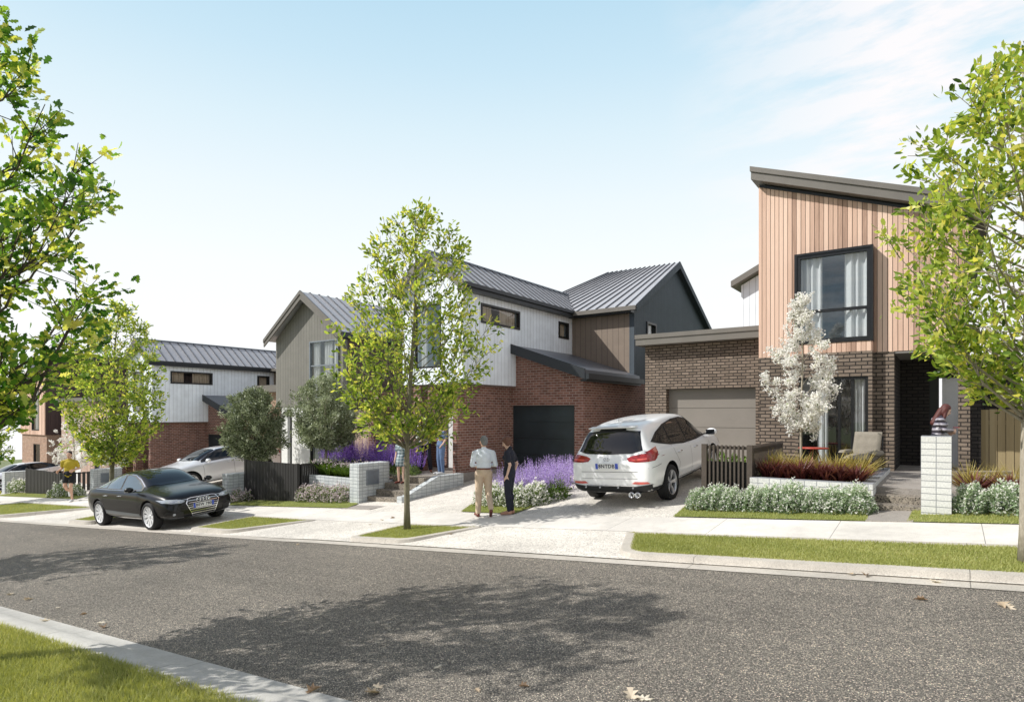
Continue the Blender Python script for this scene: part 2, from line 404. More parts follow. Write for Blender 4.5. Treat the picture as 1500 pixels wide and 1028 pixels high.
# grass blades ---------------------------------------------------------------
def attr_tone(me,t):
    a=me.attributes.new('tone','FLOAT','POINT'); a.data.foreach_set('value',np.asarray(t,dtype=np.float32))
def blades(name,pts,zs,h,w,mat,label=None):
    n=len(pts); pts=np.asarray(pts); zs=np.asarray(zs)
    ang=rng.random(n)*2*PI; hh=h*(.5+rng.random(n)*.8); ww=w*(.7+.6*rng.random(n))
    lean=rng.normal(0,.45,(n,2))*hh[:,None]
    v=np.zeros((n,3,3),dtype=np.float32)
    dx=np.cos(ang)*ww/2; dy=np.sin(ang)*ww/2
    v[:,0,0]=pts[:,0]-dx; v[:,0,1]=pts[:,1]-dy; v[:,0,2]=zs-.005
    v[:,1,0]=pts[:,0]+dx; v[:,1,1]=pts[:,1]+dy; v[:,1,2]=zs-.005
    v[:,2,0]=pts[:,0]+lean[:,0]; v[:,2,1]=pts[:,1]+lean[:,1]; v[:,2,2]=zs+hh
    me=bpy.data.meshes.new(name); me.vertices.add(3*n); me.vertices.foreach_set('co',v.ravel())
    me.loops.add(3*n); me.loops.foreach_set('vertex_index',np.arange(3*n,dtype=np.int32))
    me.polygons.add(n); me.polygons.foreach_set('loop_start',np.arange(0,3*n,3,dtype=np.int32)); me.polygons.foreach_set('loop_total',np.full(n,3,dtype=np.int32))
    me.update(calc_edges=True)
    patch=.5+.5*np.sin(pts[:,0]*1.9+np.sin(pts[:,1]*2.7)*1.5)*np.cos(pts[:,1]*3.1+pts[:,0]*.8)
    t=np.clip(.25+.35*rng.random(n)+.22*patch+(rng.random(n)>.96)*.35,0,1)
    attr_tone(me,np.repeat(t,3)); me.materials.append(mat)
    o=bpy.data.objects.new(name,me); COL.objects.link(o); tag(o,label,'grass',kind='stuff'); return o
def scatter(poly,dens,xmax=4.5,edge=.0):
    xs=[p[0] for p in poly]; ys=[p[1] for p in poly]; x0,x1=min(xs),min(max(xs),xmax); y0,y1=min(ys),max(ys)
    N=int((x1-x0)*(y1-y0)*dens); out=[]
    for x,y in zip(rng.uniform(x0-edge,x1+edge,N),rng.uniform(y0-edge,y1+edge,N)):
        if inside(poly,x,y): out.append((x,y))
    return out
STRIPS=[[(-4.2,11.18),(-1.02,11.13),(-1.12,12.1),(-4.35,12.4)],
        [(-.5,11.13),(4.5,11.1),(4.5,12.1),(-.45,12.1)],
        [(-19.7,11.05),(-13.7,11.35),(-13.9,11.95),(-14.6,12.15),(-20.3,12.0)],
        [(-9.5,11.3),(-7.85,11.15),(-7.85,12.2),(-9.9,12.2)],
        [(-42,10.9),(-31.3,11.0),(-32,11.7),(-42,11.9)],
        [(-1.75,14.6),(-1.05,14.6),(-1.05,16.2),(-1.75,16.2)]]
b=MB()
def zs_strip(i,x,y): return H(x,y)+.02 if i<5 else -1.28
for i,p in enumerate(STRIPS):
    q=subdiv(p,.4); 
    b=MB(); b.add([(x,y,zs_strip(i,x,y)) for x,y in q],[tuple(range(len(q)))]); tag(b.build('lawn_strip',M['turf']),kind='structure')
pt=[];zz=[]
for i,(p,d) in enumerate(zip(ISL,[6500,4000,2400,1500,1000,500])):
    s=scatter(p,d); pt+=s; zz+=[max(isl_z(x,y),H(x,y)) for x,y in s]
for i,(p,d) in enumerate(zip(STRIPS,[3000,3000,1300,2000,500,3000])):
    s=scatter(p,d); pt+=s; zz+=[zs_strip(i,x,y) for x,y in s]
blades('grass',pt,zz,.027,.010,M['blade'],'short mown grass on the kerbed verges across the road')
near=[(-13,-2),(-2.5,-2),(-2.5,2.49),(-13,2.35)]
s=[(x,y) for x,y in scatter(near,6500) if y>(-.1-.38*x)*.0+ (1.1 if x<-7 else .4) ]
s+=[(x,near_y(x)-.5-abs(rng.normal(0,.04))+.015) for x in rng.uniform(-12,-2.5,6000)]
blades('grass',s,[R(x)+.065 for x,y in s],.055,.009,M['blade'],'bright long grass beside the kerb on the near side of the road')

# ================================================================== wall helpers
def wall(mb,axis,c,a0,a1,z0,top,ops=(),th=.2,brk=(),mi=0):
    """axis 'x': wall runs along x at y=c..c+th ; axis 'y': runs along y at x=c..c+th"""
    tf = top if callable(top) else (lambda a:top)
    A=sorted(set([a0,a1]+[v for o in ops for v in o[:2] if a0<v<a1]+[v for v in brk if a0<v<a1]))
    for i in range(len(A)-1):
        p,q=A[i],A[i+1]; mid=(p+q)/2
        holes=sorted([(o[2],o[3]) for o in ops if o[0]<=mid<=o[1]])
        segs=[]; z=z0
        for h0,h1 in holes:
            if h0>z+1e-4: segs.append((z,h0,False))
            z=h1
        segs.append((z,None,True))
        for s0,s1,last in segs:
            zp=tf(p) if last else s1; zq=tf(q) if last else s1
            if axis=='x': P8=[(p,c,s0),(q,c,s0),(q,c+th,s0),(p,c+th,s0),(p,c,zp),(q,c,zq),(q,c+th,zq),(p,c+th,zp)]
            else: P8=[(c,p,s0),(c+th,p,s0),(c+th,q,s0),(c,q,s0),(c,p,zp),(c+th,p,zp),(c+th,q,zq),(c,q,zq)]
            mb.hexa(P8,mi)
    return mb
def roofslab(parent,a,b_,c,d,th=.09,seam=.42,mat=None,name='roof',rib=.045,along='ab'):
    """a-b eave edge, d-c ridge edge (a under d). seams run eave->ridge"""
    a,b_,c,d=[Vector(p) for p in (a,b_,c,d)]
    nrm=(b_-a).cross(d-a).normalized()
    if nrm.z<0: nrm=-nrm
    mb=MB(); lo=-nrm*th
    mb.hexa([a+lo,b_+lo,c+lo,d+lo,a,b_,c,d])
    L=max((b_-a).length,(c-d).length); k=max(1,int(L/seam)); side=(b_-a).normalized()*.012
    for i in range(k+1):
        t=i/k; p=a.lerp(b_,t)+nrm*.001; q=d.lerp(c,t)+nrm*.001
        if (p-q).length<.05: continue
        mb.hexa([p-side,p+side,q+side,q-side,p-side+nrm*rib,p+side+nrm*rib,q+side+nrm*rib,q-side+nrm*rib],1)
    # ridge closure blocks
    return mb.build(name,[mat or M['roof'],M['roof_rib']],parent)
def curtain(mb,axis,c,a0,a1,z0,z1,waves=4,amp=.035):
    n=waves*8; vs=[]
    for i in range(n+1):
        t=i/n; a=a0+(a1-a0)*t; d=c+amp*math.sin(t*waves*2*PI)+amp*.4*math.sin(t*waves*3.3*PI+1)
        for z in (z0,z1):
            k=1 if z==z1 else 1.25
            vs.append((a,c+(d-c)*k,z) if axis=='x' else (c+(d-c)*k,a,z))
    mb.add(vs,[(2*i,2*i+2,2*i+3,2*i+1) for i in range(n)])
def window(parent,axis,c,a0,a1,z0,z1,fw=.055,inward=1,mull=(),trans=(),depth=.09,frame=None,glass=None,room=None,roomd=1.2,curt=(),curtmat=None,sill=False,name='window',proud=0):
    """frame bars, pane, dark room box and curtains. inward +1: room lies at larger coordinate"""
    fr=MB(); s=inward
    def bx(mb,p,q,d0,d1,zz0,zz1,mi=0):
        d0,d1=sorted((c+s*d0,c+s*d1))
        if axis=='x': mb.box(p,q,d0,d1,zz0,zz1,mi)
        else: mb.box(d0,d1,p,q,zz0,zz1,mi)
    f0=-proud; f1=depth
    bx(fr,a0,a0+fw,f0,f1,z0,z1); bx(fr,a1-fw,a1,f0,f1,z0,z1)
    bx(fr,a0+fw,a1-fw,f0,f1,z0,z0+fw); bx(fr,a0+fw,a1-fw,f0,f1,z1-fw,z1)
    for m in mull: bx(fr,m-fw/2,m+fw/2,.02,f1-.005,z0+fw,z1-fw)
    for t in trans: bx(fr,a0+fw,a1-fw,.025,f1-.01,t-fw/2,t+fw/2)
    fo=fr.build(name,frame or M['frame'],parent)
    g=MB(); 
    if axis=='x': g.quad((a0+fw,c+s*.06,z0+fw),(a1-fw,c+s*.06,z0+fw),(a1-fw,c+s*.06,z1-fw),(a0+fw,c+s*.06,z1-fw))
    else: g.quad((c+s*.06,a0+fw,z0+fw),(c+s*.06,a1-fw,z0+fw),(c+s*.06,a1-fw,z1-fw),(c+s*.06,a0+fw,z1-fw))
    g.build('pane',glass or M['glass'],fo)
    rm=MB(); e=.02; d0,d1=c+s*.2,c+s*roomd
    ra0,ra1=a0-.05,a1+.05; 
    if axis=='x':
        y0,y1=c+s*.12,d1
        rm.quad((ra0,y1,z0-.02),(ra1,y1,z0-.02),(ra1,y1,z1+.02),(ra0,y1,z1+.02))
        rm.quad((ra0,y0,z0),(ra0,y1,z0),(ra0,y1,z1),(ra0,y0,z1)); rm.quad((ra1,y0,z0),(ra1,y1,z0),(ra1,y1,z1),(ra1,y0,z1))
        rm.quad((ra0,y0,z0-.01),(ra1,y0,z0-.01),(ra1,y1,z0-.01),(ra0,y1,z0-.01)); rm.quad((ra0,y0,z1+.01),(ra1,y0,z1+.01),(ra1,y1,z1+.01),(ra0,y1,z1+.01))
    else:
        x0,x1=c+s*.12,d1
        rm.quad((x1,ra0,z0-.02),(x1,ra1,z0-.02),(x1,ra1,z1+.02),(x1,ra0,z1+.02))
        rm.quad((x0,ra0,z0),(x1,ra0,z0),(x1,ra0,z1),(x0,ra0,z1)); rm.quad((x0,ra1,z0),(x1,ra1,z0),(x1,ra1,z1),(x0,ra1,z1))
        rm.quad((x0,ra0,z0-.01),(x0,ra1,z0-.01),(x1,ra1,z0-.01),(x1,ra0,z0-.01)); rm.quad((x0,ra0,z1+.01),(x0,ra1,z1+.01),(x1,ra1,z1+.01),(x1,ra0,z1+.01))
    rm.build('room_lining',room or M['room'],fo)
    for (p,q) in curt:
        cm=MB(); curtain(cm,axis,c+s*.145,p,q,z0+.03,z1-.02,max(2,int(abs(q-p)/.13)))
        cm.build('curtain',curtmat or M['curtain'],fo,smooth=True)
    return fo
def garage_door(parent,c,a0,a1,z0,z1,mat,n=4,name='garage_door'):
    d=MB(); h=(z1-z0)/n
    for i in range(n): d.box(a0,a1,c,c+.05,z0+i*h+.006,z0+(i+1)*h-.006)
    d.box(a0,a1,c+.03,c+.06,z0,z1)
    return d.build(name,mat,parent)
def boards(mb,axis,c,a0,a1,z0,top,pitch=.1,gap=.012,th=.022,ops=(),out=-1,grid=0.):
    """vertical boards standing proud of plane c"""
    tf = top if callable(top) else (lambda a:top)
    k0=math.floor(a0/pitch)
    k=k0
    while k*pitch<a1:
        p=max(a0,k*pitch+gap/2); q=min(a1,(k+1)*pitch-gap/2); k+=1
        if q-p<.01: continue
        t=th+random.uniform(-.003,.003); mid=(p+q)/2
        holes=sorted([(o[2],o[3]) for o in ops if o[0]<mid<o[1]]); z=z0; segs=[]
        for h0,h1 in holes:
            if h0>z: segs.append((z,h0,False))
            z=h1
        segs.append((z,0,True))
        for s0,s1,last in segs:
            zp=tf(p) if last else s1; zq=tf(q) if last else s1
            lo,hi=sorted((c,c+out*t))
            if axis=='x': mb.hexa([(p,lo,s0),(q,lo,s0),(q,hi,s0),(p,hi,s0),(p,lo,zp),(q,lo,zq),(q,hi,zq),(p,hi,zp)])
            else: mb.hexa([(lo,p,s0),(hi,p,s0),(hi,q,s0),(lo,q,s0),(lo,p,zp),(hi,p,zp),(hi,q,zq),(lo,q,zq)])
# ================================================================== house A (timber, right)
def house_a():
    T=thing('townhouse','townhouse with pink cedar upper floor, brown brick base and single pitch roof','house',(-1.8,16.25,-1.3))
    X0,X1,Y0=-3.86,.37,16.25
    tz=lambda x:5.77-.363*(x-X0)
    zt=1.41
    # upper storey backing + boards
    win=(-3.0,-1.40,1.68,3.80)
    w=MB(); wall(w,'x',Y0+.03,X0,X1,zt+.01,tz,[win],.2)
    wall(w,'y',X0,Y0+.24,25,zt+.01,lambda y:tz(X0),th=.2); wall(w,'y',X1-.2,Y0+.24,25,zt+.01,lambda y:tz(X1),th=.2); wall(w,'x',24.8,X0+.2,X1-.2,zt+.01,tz,th=.2)
    w.build('upper_wall',M['dark_clad'],T)
    bd=MB(); boards(bd,'x',Y0+.028,X0,X1,zt,lambda x:tz(x)-.005,.1,ops=[win]); bd.build('timber_cladding',M['timber'],T)
    bd=MB(); boards(bd,'y',X0,Y0+.03,25,zt,lambda y:tz(X0)-.01,.1); bd.build('timber_cladding',M['timber'],T)
    # roof
    r=MB(); ya,yb=15.98,25.3; xa,xb=-4.0,.75
    rz=lambda x:5.80-.363*(x-X0)
    pr=[(xa,ya,rz(xa)+.002),(xb,ya,rz(xb)+.002),(xb,ya,rz(xb)+.30),(xa,ya,rz(xa)+.30)]
    r.prism(pr,(0,yb-ya,0)); r.build('roof',M['fascia'],T)
    f=MB(); f.prism([(xa-.02,ya-.035,rz(xa)+.20),(xb+.02,ya-.035,rz(xb)+.20),(xb+.02,ya-.035,rz(xb)+.325),(xa-.02,ya-.035,rz(xa)+.325)],(0,.06,0)); f.build('roof_flashing',M['fascia'],T)
    s=MB(); s.prism([(X0,Y0-.0,tz(X0)-.0),(X1,Y0,tz(X1)),(X1,Y0,tz(X1)-.07),(X0,Y0,tz(X0)-.07)],(0,-.02,0)); s.build('shadow_trim',M['fascia_d'],T)
    # ground floor brick
    bay=(-2.985,-1.38); yb0=16.04
    g=MB(); 
    wall(g,'x',Y0,X0,bay[0],-1.9,zt-.002,th=.25)
    wall(g,'x',Y0,bay[1],-.97,-1.9,zt-.002,th=.25)
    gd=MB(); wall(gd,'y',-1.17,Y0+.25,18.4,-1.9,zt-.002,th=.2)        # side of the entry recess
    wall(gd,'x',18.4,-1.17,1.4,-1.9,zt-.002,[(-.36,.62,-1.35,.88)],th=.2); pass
    wall(g,'x',Y0,.2,.4,-1.9,zt-.002,th=.55)
    wall(gd,'x',17.6,.42,.63,-1.9,1.35,th=.2)
    wall(g,'y',X0,Y0+.25,25,-1.9,zt-.002,th=.2)
    g.build('brick_wall',M['brick_dark'],T); gd.build('entry_wall',M['brick_shade'],T)
    g=MB(); wall(g,'x',yb0,bay[0],bay[1],-1.9,1.43,[(-2.9,-1.46,-1.28,.86)],th=.209); g.build('bay_brick',M['brick_dark'],T)
    bd=MB(); boards(bd,'x',yb0+.02,bay[0]+.002,bay[1]-.002,1.432,1.66,.1); bd.box(bay[0],bay[1],yb0+.02,Y0+.03,1.44,1.66); bd.build('bay_timber',M['timber'],T)
    # projecting window hood
    h=MB(); h.box(bay[0]-.02,bay[0]+.035,yb0-.02,Y0+.03,1.66,3.83); h.box(bay[1]-.035,bay[1]+.02,yb0-.02,Y0+.03,1.662,3.83)
    h.box(bay[0]+.035,bay[1]-.035,yb0-.02,Y0+.03,3.775,3.83); h.box(bay[0]+.035,bay[1]-.035,yb0-.02,Y0+.03,1.664,1.70)
    h.build('window_hood',M['frame'],T)
    window(T,'x',yb0-.0,bay[0]+.036,bay[1]-.036,1.70,3.775,.07,trans=(2.43,),curt=[(-2.88,-2.42),(-1.95,-1.46)],roomd=2.2,room=M['room_refl'])
    window(T,'x',yb0+.03,-2.9,-1.46,-1.28,.86,.06,mull=(-2.05,-1.78),curt=[(-2.52,-2.30),(-1.74,-1.54)],roomd=2.,name='glass_door')
    hb=MB(); hb.box(-2.87,-2.855,yb0-.01,yb0+.02,-.55,-.2); hb.build('door_handle',M['white'],T)
    # entry
    e=MB(); e.box(X0+.25,X1,Y0+.02,18.5,zt-.05,zt-.004); e.build('entry_ceiling',M['soffit'],T)
    d=MB(); d.box(-.10,.62,18.45,18.5,-1.33,.88); d.build('front_door',M['offwhite'],T)
    d=MB(); d.box(-.36,-.16,18.46,18.5,-1.33,.88); d.build('side_panel',M['frame'],T)
    p=MB(); p.box(-1.15,1.2,14.9,18.4,-1.5,-1.292); p.build('porch_slab',M['path'],T)
    # garage
    gx0,gx1,gy=-7.88,-3.86,18.5
    g=MB(); wall(g,'x',gy,gx0,gx1+.1,-2,2.16,[(-7.18,-4.5,-1.6,.77)],th=.3); wall(g,'y',gx0,gy+.22,24,-2,2.16,th=.2)
    g.build('brick_wall',M['brick_dark'],T)
    f=MB(); f.box(gx0-.18,gx1-.002,gy-.34,24.2,2.16,2.44); f.build('parapet',M['fascia'],T)
    f=MB(); f.box(gx0-.20,gx1-.004,gy-.37,24.22,2.36,2.49); f.build('parapet_cap',M['fascia'],T)
    garage_door(T,gy+.24,-7.18,-4.5,-1.6,.77,M['door_t'])
    # rear volume
    rv=MB(); wall(rv,'x',22,-5.83,0,2.2,lambda x:4.45+.5*(x+5.83) if x<-2.9 else 5.9,brk=(-2.9,),th=.2); rv.build('rear_wall',M['white_clad'],T)
    rf=MB(); rf.prism([(-6.1,21.7,4.38),(-2.9,21.7,5.98),(-2.9,21.7,6.2),(-6.1,21.7,4.58)],(0,8,0)); rf.build('rear_roof',M['fascia'],T)
    return T
house_a()
# ================================================================== house B (white gable + red brick), C is its copy
def house_b():
    T=thing('townhouse','townhouse of white cladding over red brick with a dark garage door, behind the walking couple','house',(-12.5,18,-1.93))
    # upper white volume
    xa,xb,ya,yb=-15.1,-12.44,14.9,24
    gz=lambda x: 4.16+(x-xa)*.72 if x<(xa+xb)/2 else 4.16+(xb-x)*.72
    z0=.97
    fw=(-14.55,-13.35,1.5,3.6)
    
    w=MB(); wall(w,'x',ya,xa,xb,z0,gz,[fw],.2,brk=((xa+xb)/2,))
    wall(w,'y',xb-.2,ya+.2,yb,z0+.001,4.16,[(15.80,18.04,2.98,3.63),(20.72,21.5,2.98,3.63)],.2)
    wall(w,'y',xa,ya+.2,yb,z0+.001,4.16,(),.2)
    w.box(xa+.2,xb-.2,ya+.2,17.9,z0+.01,z0+.06)
    w.build('white_wall',M['white_clad'],T)
    so=MB(); so.box(xa+.01,xb-.01,ya+.01,17.8,z0-.02,z0-.003); so.build('soffit',M['soffit'],T)
    window(T,'x',ya,*fw,.06,curt=[(-14.4,-14.1)],roomd=1.5,room=M['room_refl'])
    xm=(xa+xb)/2
    y0,y1=14.62,24.2
    roofslab(T,(xb+.27,y0,4.16-.10),(xb+.27,y1,4.06),(xm,y1,5.27),(xm,y0,5.27),.05,.42,M['roof_l'])
    roofslab(T,(xa-.27,y1,4.06),(xa-.27,y0,4.06),(xm,y0,5.27),(xm,y1,5.27),.05,.42,M['roof_l'])
    # barge boards & gutter
    bb=MB()
    for sx,xe in ((1,xb+.29),(-1,xa-.29)):
        bb.prism([(xe,y0-.03,4.02),(xm,y0-.03,5.26),(xm,y0-.03,5.02),(xe,y0-.03,3.80)],(0,.035,0))
    bb.build('barge_board',M['fascia'],T)
    gt=MB(); gt.box(xb+.20,xb+.33,y0,21.7,3.98,4.10); gt.box(xb+.0,xb+.26,y0,21.7,3.86,3.985); gt.build('gutter',M['fascia_d'],T)
    gt=MB(); gt.box(xa-.33,xa-.20,y0,24,3.98,4.10); gt.build('gutter',M['fascia_d'],T)
    rc=MB(); rc.tube([(xm,y0,5.29),(xm,y1,5.29)],.05,6); rc.build('ridge_cap',M['roof'],T)
    # side strip window + small window on the shaded wall (facing +x)
    window(T,'y',xb,15.80,18.04,2.98,3.63,.07,-1,curt=[(15.9,16.55),(17.0,17.95)],curtmat=M['curtain_t'],roomd=1.,frame=M['frame'],proud=.03)
    window(T,'y',xb,20.72,21.5,2.98,3.63,.08,-1,curt=[(20.95,21.4)],curtmat=M['curtain_t'],roomd=.9,proud=.03)
    # ground floor
    g=MB(); wall(g,'y',-12.89,14.93,17.8,-2.6,z0-.02,th=.2); wall(g,'x',16.4,-17,-12.89,-2.6,z0-.02,[(-14.45,-13.6,-1.9,.25)],th=.2)
    g.box(-14.65,-14.32,14.95,15.3,-2.6,z0-.02); g.box(-16.9,-16.42,15.0,15.35,-2.6,.8); g.box(-16.9,-16.7,15.35,16.4,-2.6,.8)
    # garage front and side
    tz=lambda x: 2.13-.335*(x+12.44)
    wall(g,'x',17.8,-12.88,-9.73,-2.6,tz,[(-12.64,-10.07,-2.6,.29)],th=.2)
    wall(g,'y',-9.93,18.0,30.4,-2.6,1.16,th=.2)
    g.build('brick_wall',M['brick_red'],T)
    pl=MB(); pl.box(-12.72,-12.655,14.9,17.79,-2.6,-1.89); pl.build('plinth',M['path'],T)
    gs=MB(); gs.box(-17,-12.9,13.9,16.4,-2.7,-1.9); gs.build('porch_slab',M['path'],T)
    d=MB(); d.box(-14.44,-13.61,16.45,16.5,-1.9,.24); d.build('front_door',M['offwhite'],T)
    garage_door(T,17.93,-12.64,-10.07,-2.0,.29,M['door_d'])
    # garage roof
    rf=MB(); rf.prism([(-12.43,17.5,tz(-12.43)-.01),(-9.5,17.5,tz(-9.5)-.01),(-9.5,17.5,tz(-9.5)+.28),(-12.43,17.5,tz(-12.43)+.28)],(0,4.28,0)); rf.build('garage_roof',M['roof'],T)
    ff=MB(); ff.prism([(-12.42,17.46,tz(-12.43)-.03),(-9.5,17.46,tz(-9.5)-.03),(-9.5,17.46,tz(-9.5)+.31),(-12.42,17.46,tz(-12.43)+.31)],(0,.05,0)); ff.build('garage_fascia',M['fascia_d'],T)
    gg=MB(); gg.box(-9.5,-9.36,17.48,21.9,1.12,1.30); gg.box(-9.73,-9.5,17.6,21.9,1.06,1.13); gg.build('gutter',M['fascia_d'],T)
    # rear block
    bx0,bx1,by0,by1=-15.6,-9.73,21.8,30.4
    gy=(by0+by1)/2; gz2=lambda y: 4.20+(y-by0)*.53 if y<gy else 4.20+(by1-y)*.53
    w=MB(); wall(w,'x',by0,bx0,bx1-.2,1.0,4.20,th=.2); w.build('rear_wall',M['tan_clad'],T)
    w=MB(); wall(w,'y',bx1-.2,by0,by1,1.17,gz2,[(22.96,23.9,1.3,3.66)],.2,brk=(gy,)); w.build('gable_wall',M['blue_clad'],T)
    w=MB(); wall(w,'y',bx0,by0+.2,by1,1.17,4.2,th=.2); wall(w,'x',by1-.2,bx0+.2,bx1-.2,1.17,4.2,th=.2); w.build('rear_wall',M['tan_clad'],T)
    window(T,'y',bx1,22.96,23.9,1.3,3.66,.08,-1,curt=[(23.1,23.8)],curtmat=M['curtain'],roomd=.8,proud=.05)
    ex,rz=bx1+.22,4.20+.53*4.3+.12; e0,e1=by0-.3,by1+.3; ez=4.06
    rxl=-12.94; exl=bx0-.3
    roofslab(T,(exl,e0,ez),(ex,e0,ez),(ex,gy,rz),(rxl,gy,rz),.05,.40,M['roof_l'])
    roofslab(T,(ex,e1,ez),(exl,e1,ez),(rxl,gy,rz),(ex,gy,rz),.05,.40,M['roof_l'])
    roofslab(T,(exl,e1,ez),(exl,e0,ez),(rxl,gy,rz-.001),(rxl,gy,rz-.001),.04,.40,M['roof_l'])
    bb=MB()
    bb.prism([(ex,e0,ez+.02),(ex,gy,rz+.02),(ex,gy,rz-.26),(ex,e0,ez-.20)],(.03,0,0)); bb.prism([(ex,e1,ez+.02),(ex,gy,rz+.02),(ex,gy,rz-.26),(ex,e1,ez-.20)],(.03,0,0))
    bb.prism([(bx1+.002,e0,ez-.05),(bx1+.002,gy,rz-.1),(bx1+.002,gy,rz-.2),(bx1+.002,e0,ez-.15)],(.21,0,0)); bb.prism([(bx1+.002,e1,ez-.05),(bx1+.002,gy,rz-.1),(bx1+.002,gy,rz-.2),(bx1+.002,e1,ez-.15)],(.21,0,0))
    bb.build('barge_board',M['blue_clad'],T)
    gt=MB(); gt.box(-12.3,ex,e0-.12,e0,ez-.16,ez-.0); gt.build('gutter',M['fascia'],T)
    gt=MB(); gt.box(-12.43,bx1,e0,by0-.002,ez-.22,ez-.12); gt.build('eave_soffit',M['fascia_d'],T)
    return T
HB=house_b()
HC=copy_tree(HB); HC.location=Vector(HB.location)+Vector((-20.5,0,-1.4))
tag(HC,'white cladded and red brick townhouse behind the black sedan and silver car')
# ================================================================== house D (grey gable)
def house_d():
    T=thing('townhouse','townhouse with grey boarded gable front behind the two round olive trees','house',(-20.4,18,-2.33))
    xa,xb,ya,yb=-22.5,-18.3,15.0,25; xm=(xa+xb)/2; z0=.26; ez=3.05; sl=.72
    gz=lambda x: ez+(x-xa)*sl if x<xm else ez+(xb-x)*sl
    win=(-20.25,-18.53,.5,2.80)
    w=MB(); wall(w,'x',ya,xa,xb,z0,gz,[win],.2,brk=(xm,)); w.build('gable_wall',M['grey_clad'],T)
    w=MB(); wall(w,'y',xb-.2,ya+.2,yb,-3,ez,th=.2); wall(w,'y',xa,ya+.2,yb,-3,ez,th=.2); w.build('side_wall',M['dark_clad'],T)
    window(T,'x',ya-.06,*win,.05,trans=(1.85,),curt=[(-20.15,-19.75),(-19.5,-19.0),(-18.95,-18.6)],roomd=1.6,room=M['room_refl'],frame=M['mailf'])
    y0=14.65; rt=gz(xm)+.16; xe=.3; re=ez-.05
    roofslab(T,(xb+xe,y0,re),(xb+xe,yb,re),(xm,yb,rt),(xm,y0,rt),.05,.42,M['roof_l'])
    roofslab(T,(xa-xe,yb,re),(xa-xe,y0,re),(xm,y0,rt),(xm,yb,rt),.05,.42,M['roof_l'])
    bb=MB()
    for x in (xb+xe+.02,xa-xe-.02):
        bb.prism([(x,y0-.04,re+.03),(xm,y0-.04,rt+.05),(xm,y0-.04,rt-.10),(x,y0-.04,re-.10)],(0,.05,0))
        bb.prism([(x,y0-.01,re-.10),(xm,y0-.01,rt-.10),(xm,y0-.01,rt-.30),(x,y0-.01,re-.27)],(0,.05,0))
    bb.build('barge_board',M['fascia'],T)
    gt=MB(); gt.box(xb+xe,xb+xe+.12,y0,yb,re-.2,re-.02); gt.box(xb,xb+xe,y0+.05,yb,re-.22,re-.16); gt.build('gutter',M['fascia_d'],T)
    # ground floor
    g=MB(); wall(g,'x',ya+.02,xa+.35,-20.3,-3,z0,[(-21.75,-21.45,-2.4,0)],th=.2); g.build('rendered_wall',M['white'],T)
    d=MB(); d.box(-21.75,-21.45,15.15,15.2,-2.4,0); d.build('side_light',M['frame'],T)
    window(T,'x',ya+.02,-20.3,-18.35,-2.1,.2,.07,mull=(-19.4,),curt=[(-20.2,-19.6),(-19.3,-18.5)],roomd=1.3)
    lw=MB(); lw.box(-20.3,-18.35,15.02,15.2,-3,-2.1); lw.build('window_base',M['white'],T)
    # garage with parapet
    g=MB(); wall(g,'x',18.5,-28.9,xa,-3.4,1.1,[(-27.5,-24.7,-2.9,-.5)],th=.2); wall(g,'y',-28.9,18.7,24,-3.4,1.1,th=.2); g.build('brick_wall',M['brick_gold'],T)
    garage_door(T,18.6,-27.5,-24.7,-2.9,-.5,M['door_t'])
    f=MB(); f.box(-29.1,xa-.01,18.2,24,1.1,1.45); f.build('parapet',M['fascia'],T)
    # boarded side bay
    b=MB(); boards(b,'x',15.32,-18.1,-16.95,-2.2,.15,.16,.01); b.box(-18.1,-16.95,15.32,16.4,-2.2,.1); b.build('boarded_bay',M['timber_b'],T)
    return T
house_d()
# ================================================================== houses further left
def house_e():
    T=thing('townhouse','far townhouse with pink timber upper floor and dark side wall at the left edge','house',(-50,18,-4.1))
    xa,xb=-52.2,-47.7; tz=lambda x: 3.45+.42*(x-xb)
    win=(-50.1,-48.75,-1.1,1.6)
    w=MB(); wall(w,'x',15.03,xa,xb,-1.37,tz,[win],.2); w.build('upper_wall',M['dark_clad'],T)
    b=MB(); boards(b,'x',15.03,xa,xb,-1.38,tz,.1,ops=[win]); b.build('timber_cladding',M['timber'],T)
    w=MB(); wall(w,'y',xb-.2,15.2,22,-1.37,3.42,th=.2); w.build('side_wall',M['dark_clad'],T)
    b=MB(); boards(b,'y',xb,15.05,22,-1.38,3.42,.3,out=1); b.build('side_boards',M['dark_clad'],T)
    window(T,'x',15.0,*win,.07,curt=[(-49.8,-49.1)],roomd=1.)
    r=MB(); r.prism([(xa-.3,14.7,tz(xa-.3)),(xb+.2,14.7,tz(xb+.2)),(xb+.2,14.7,tz(xb+.2)+.3),(xa-.3,14.7,tz(xa-.3)+.3)],(0,8,0)); r.build('roof',M['roof'],T)
    f=MB(); f.box(xb+.2,xb+.3,14.7,22.7,tz(xb+.2)-.0,tz(xb+.2)+.42); f.build('gutter',M['fascia_d'],T)
    g=MB(); wall(g,'x',15.1,xa,xb,-5,-1.38,[(-50.1,-48.9,-4,-2)],th=.2); wall(g,'y',xb-.2,15.3,22,-5,-1.38,th=.2); g.build('brick_wall',M['brick_gold'],T)
    window(T,'x',15.12,-50.1,-48.9,-4,-2,.07,roomd=1.)
    return T
house_e()
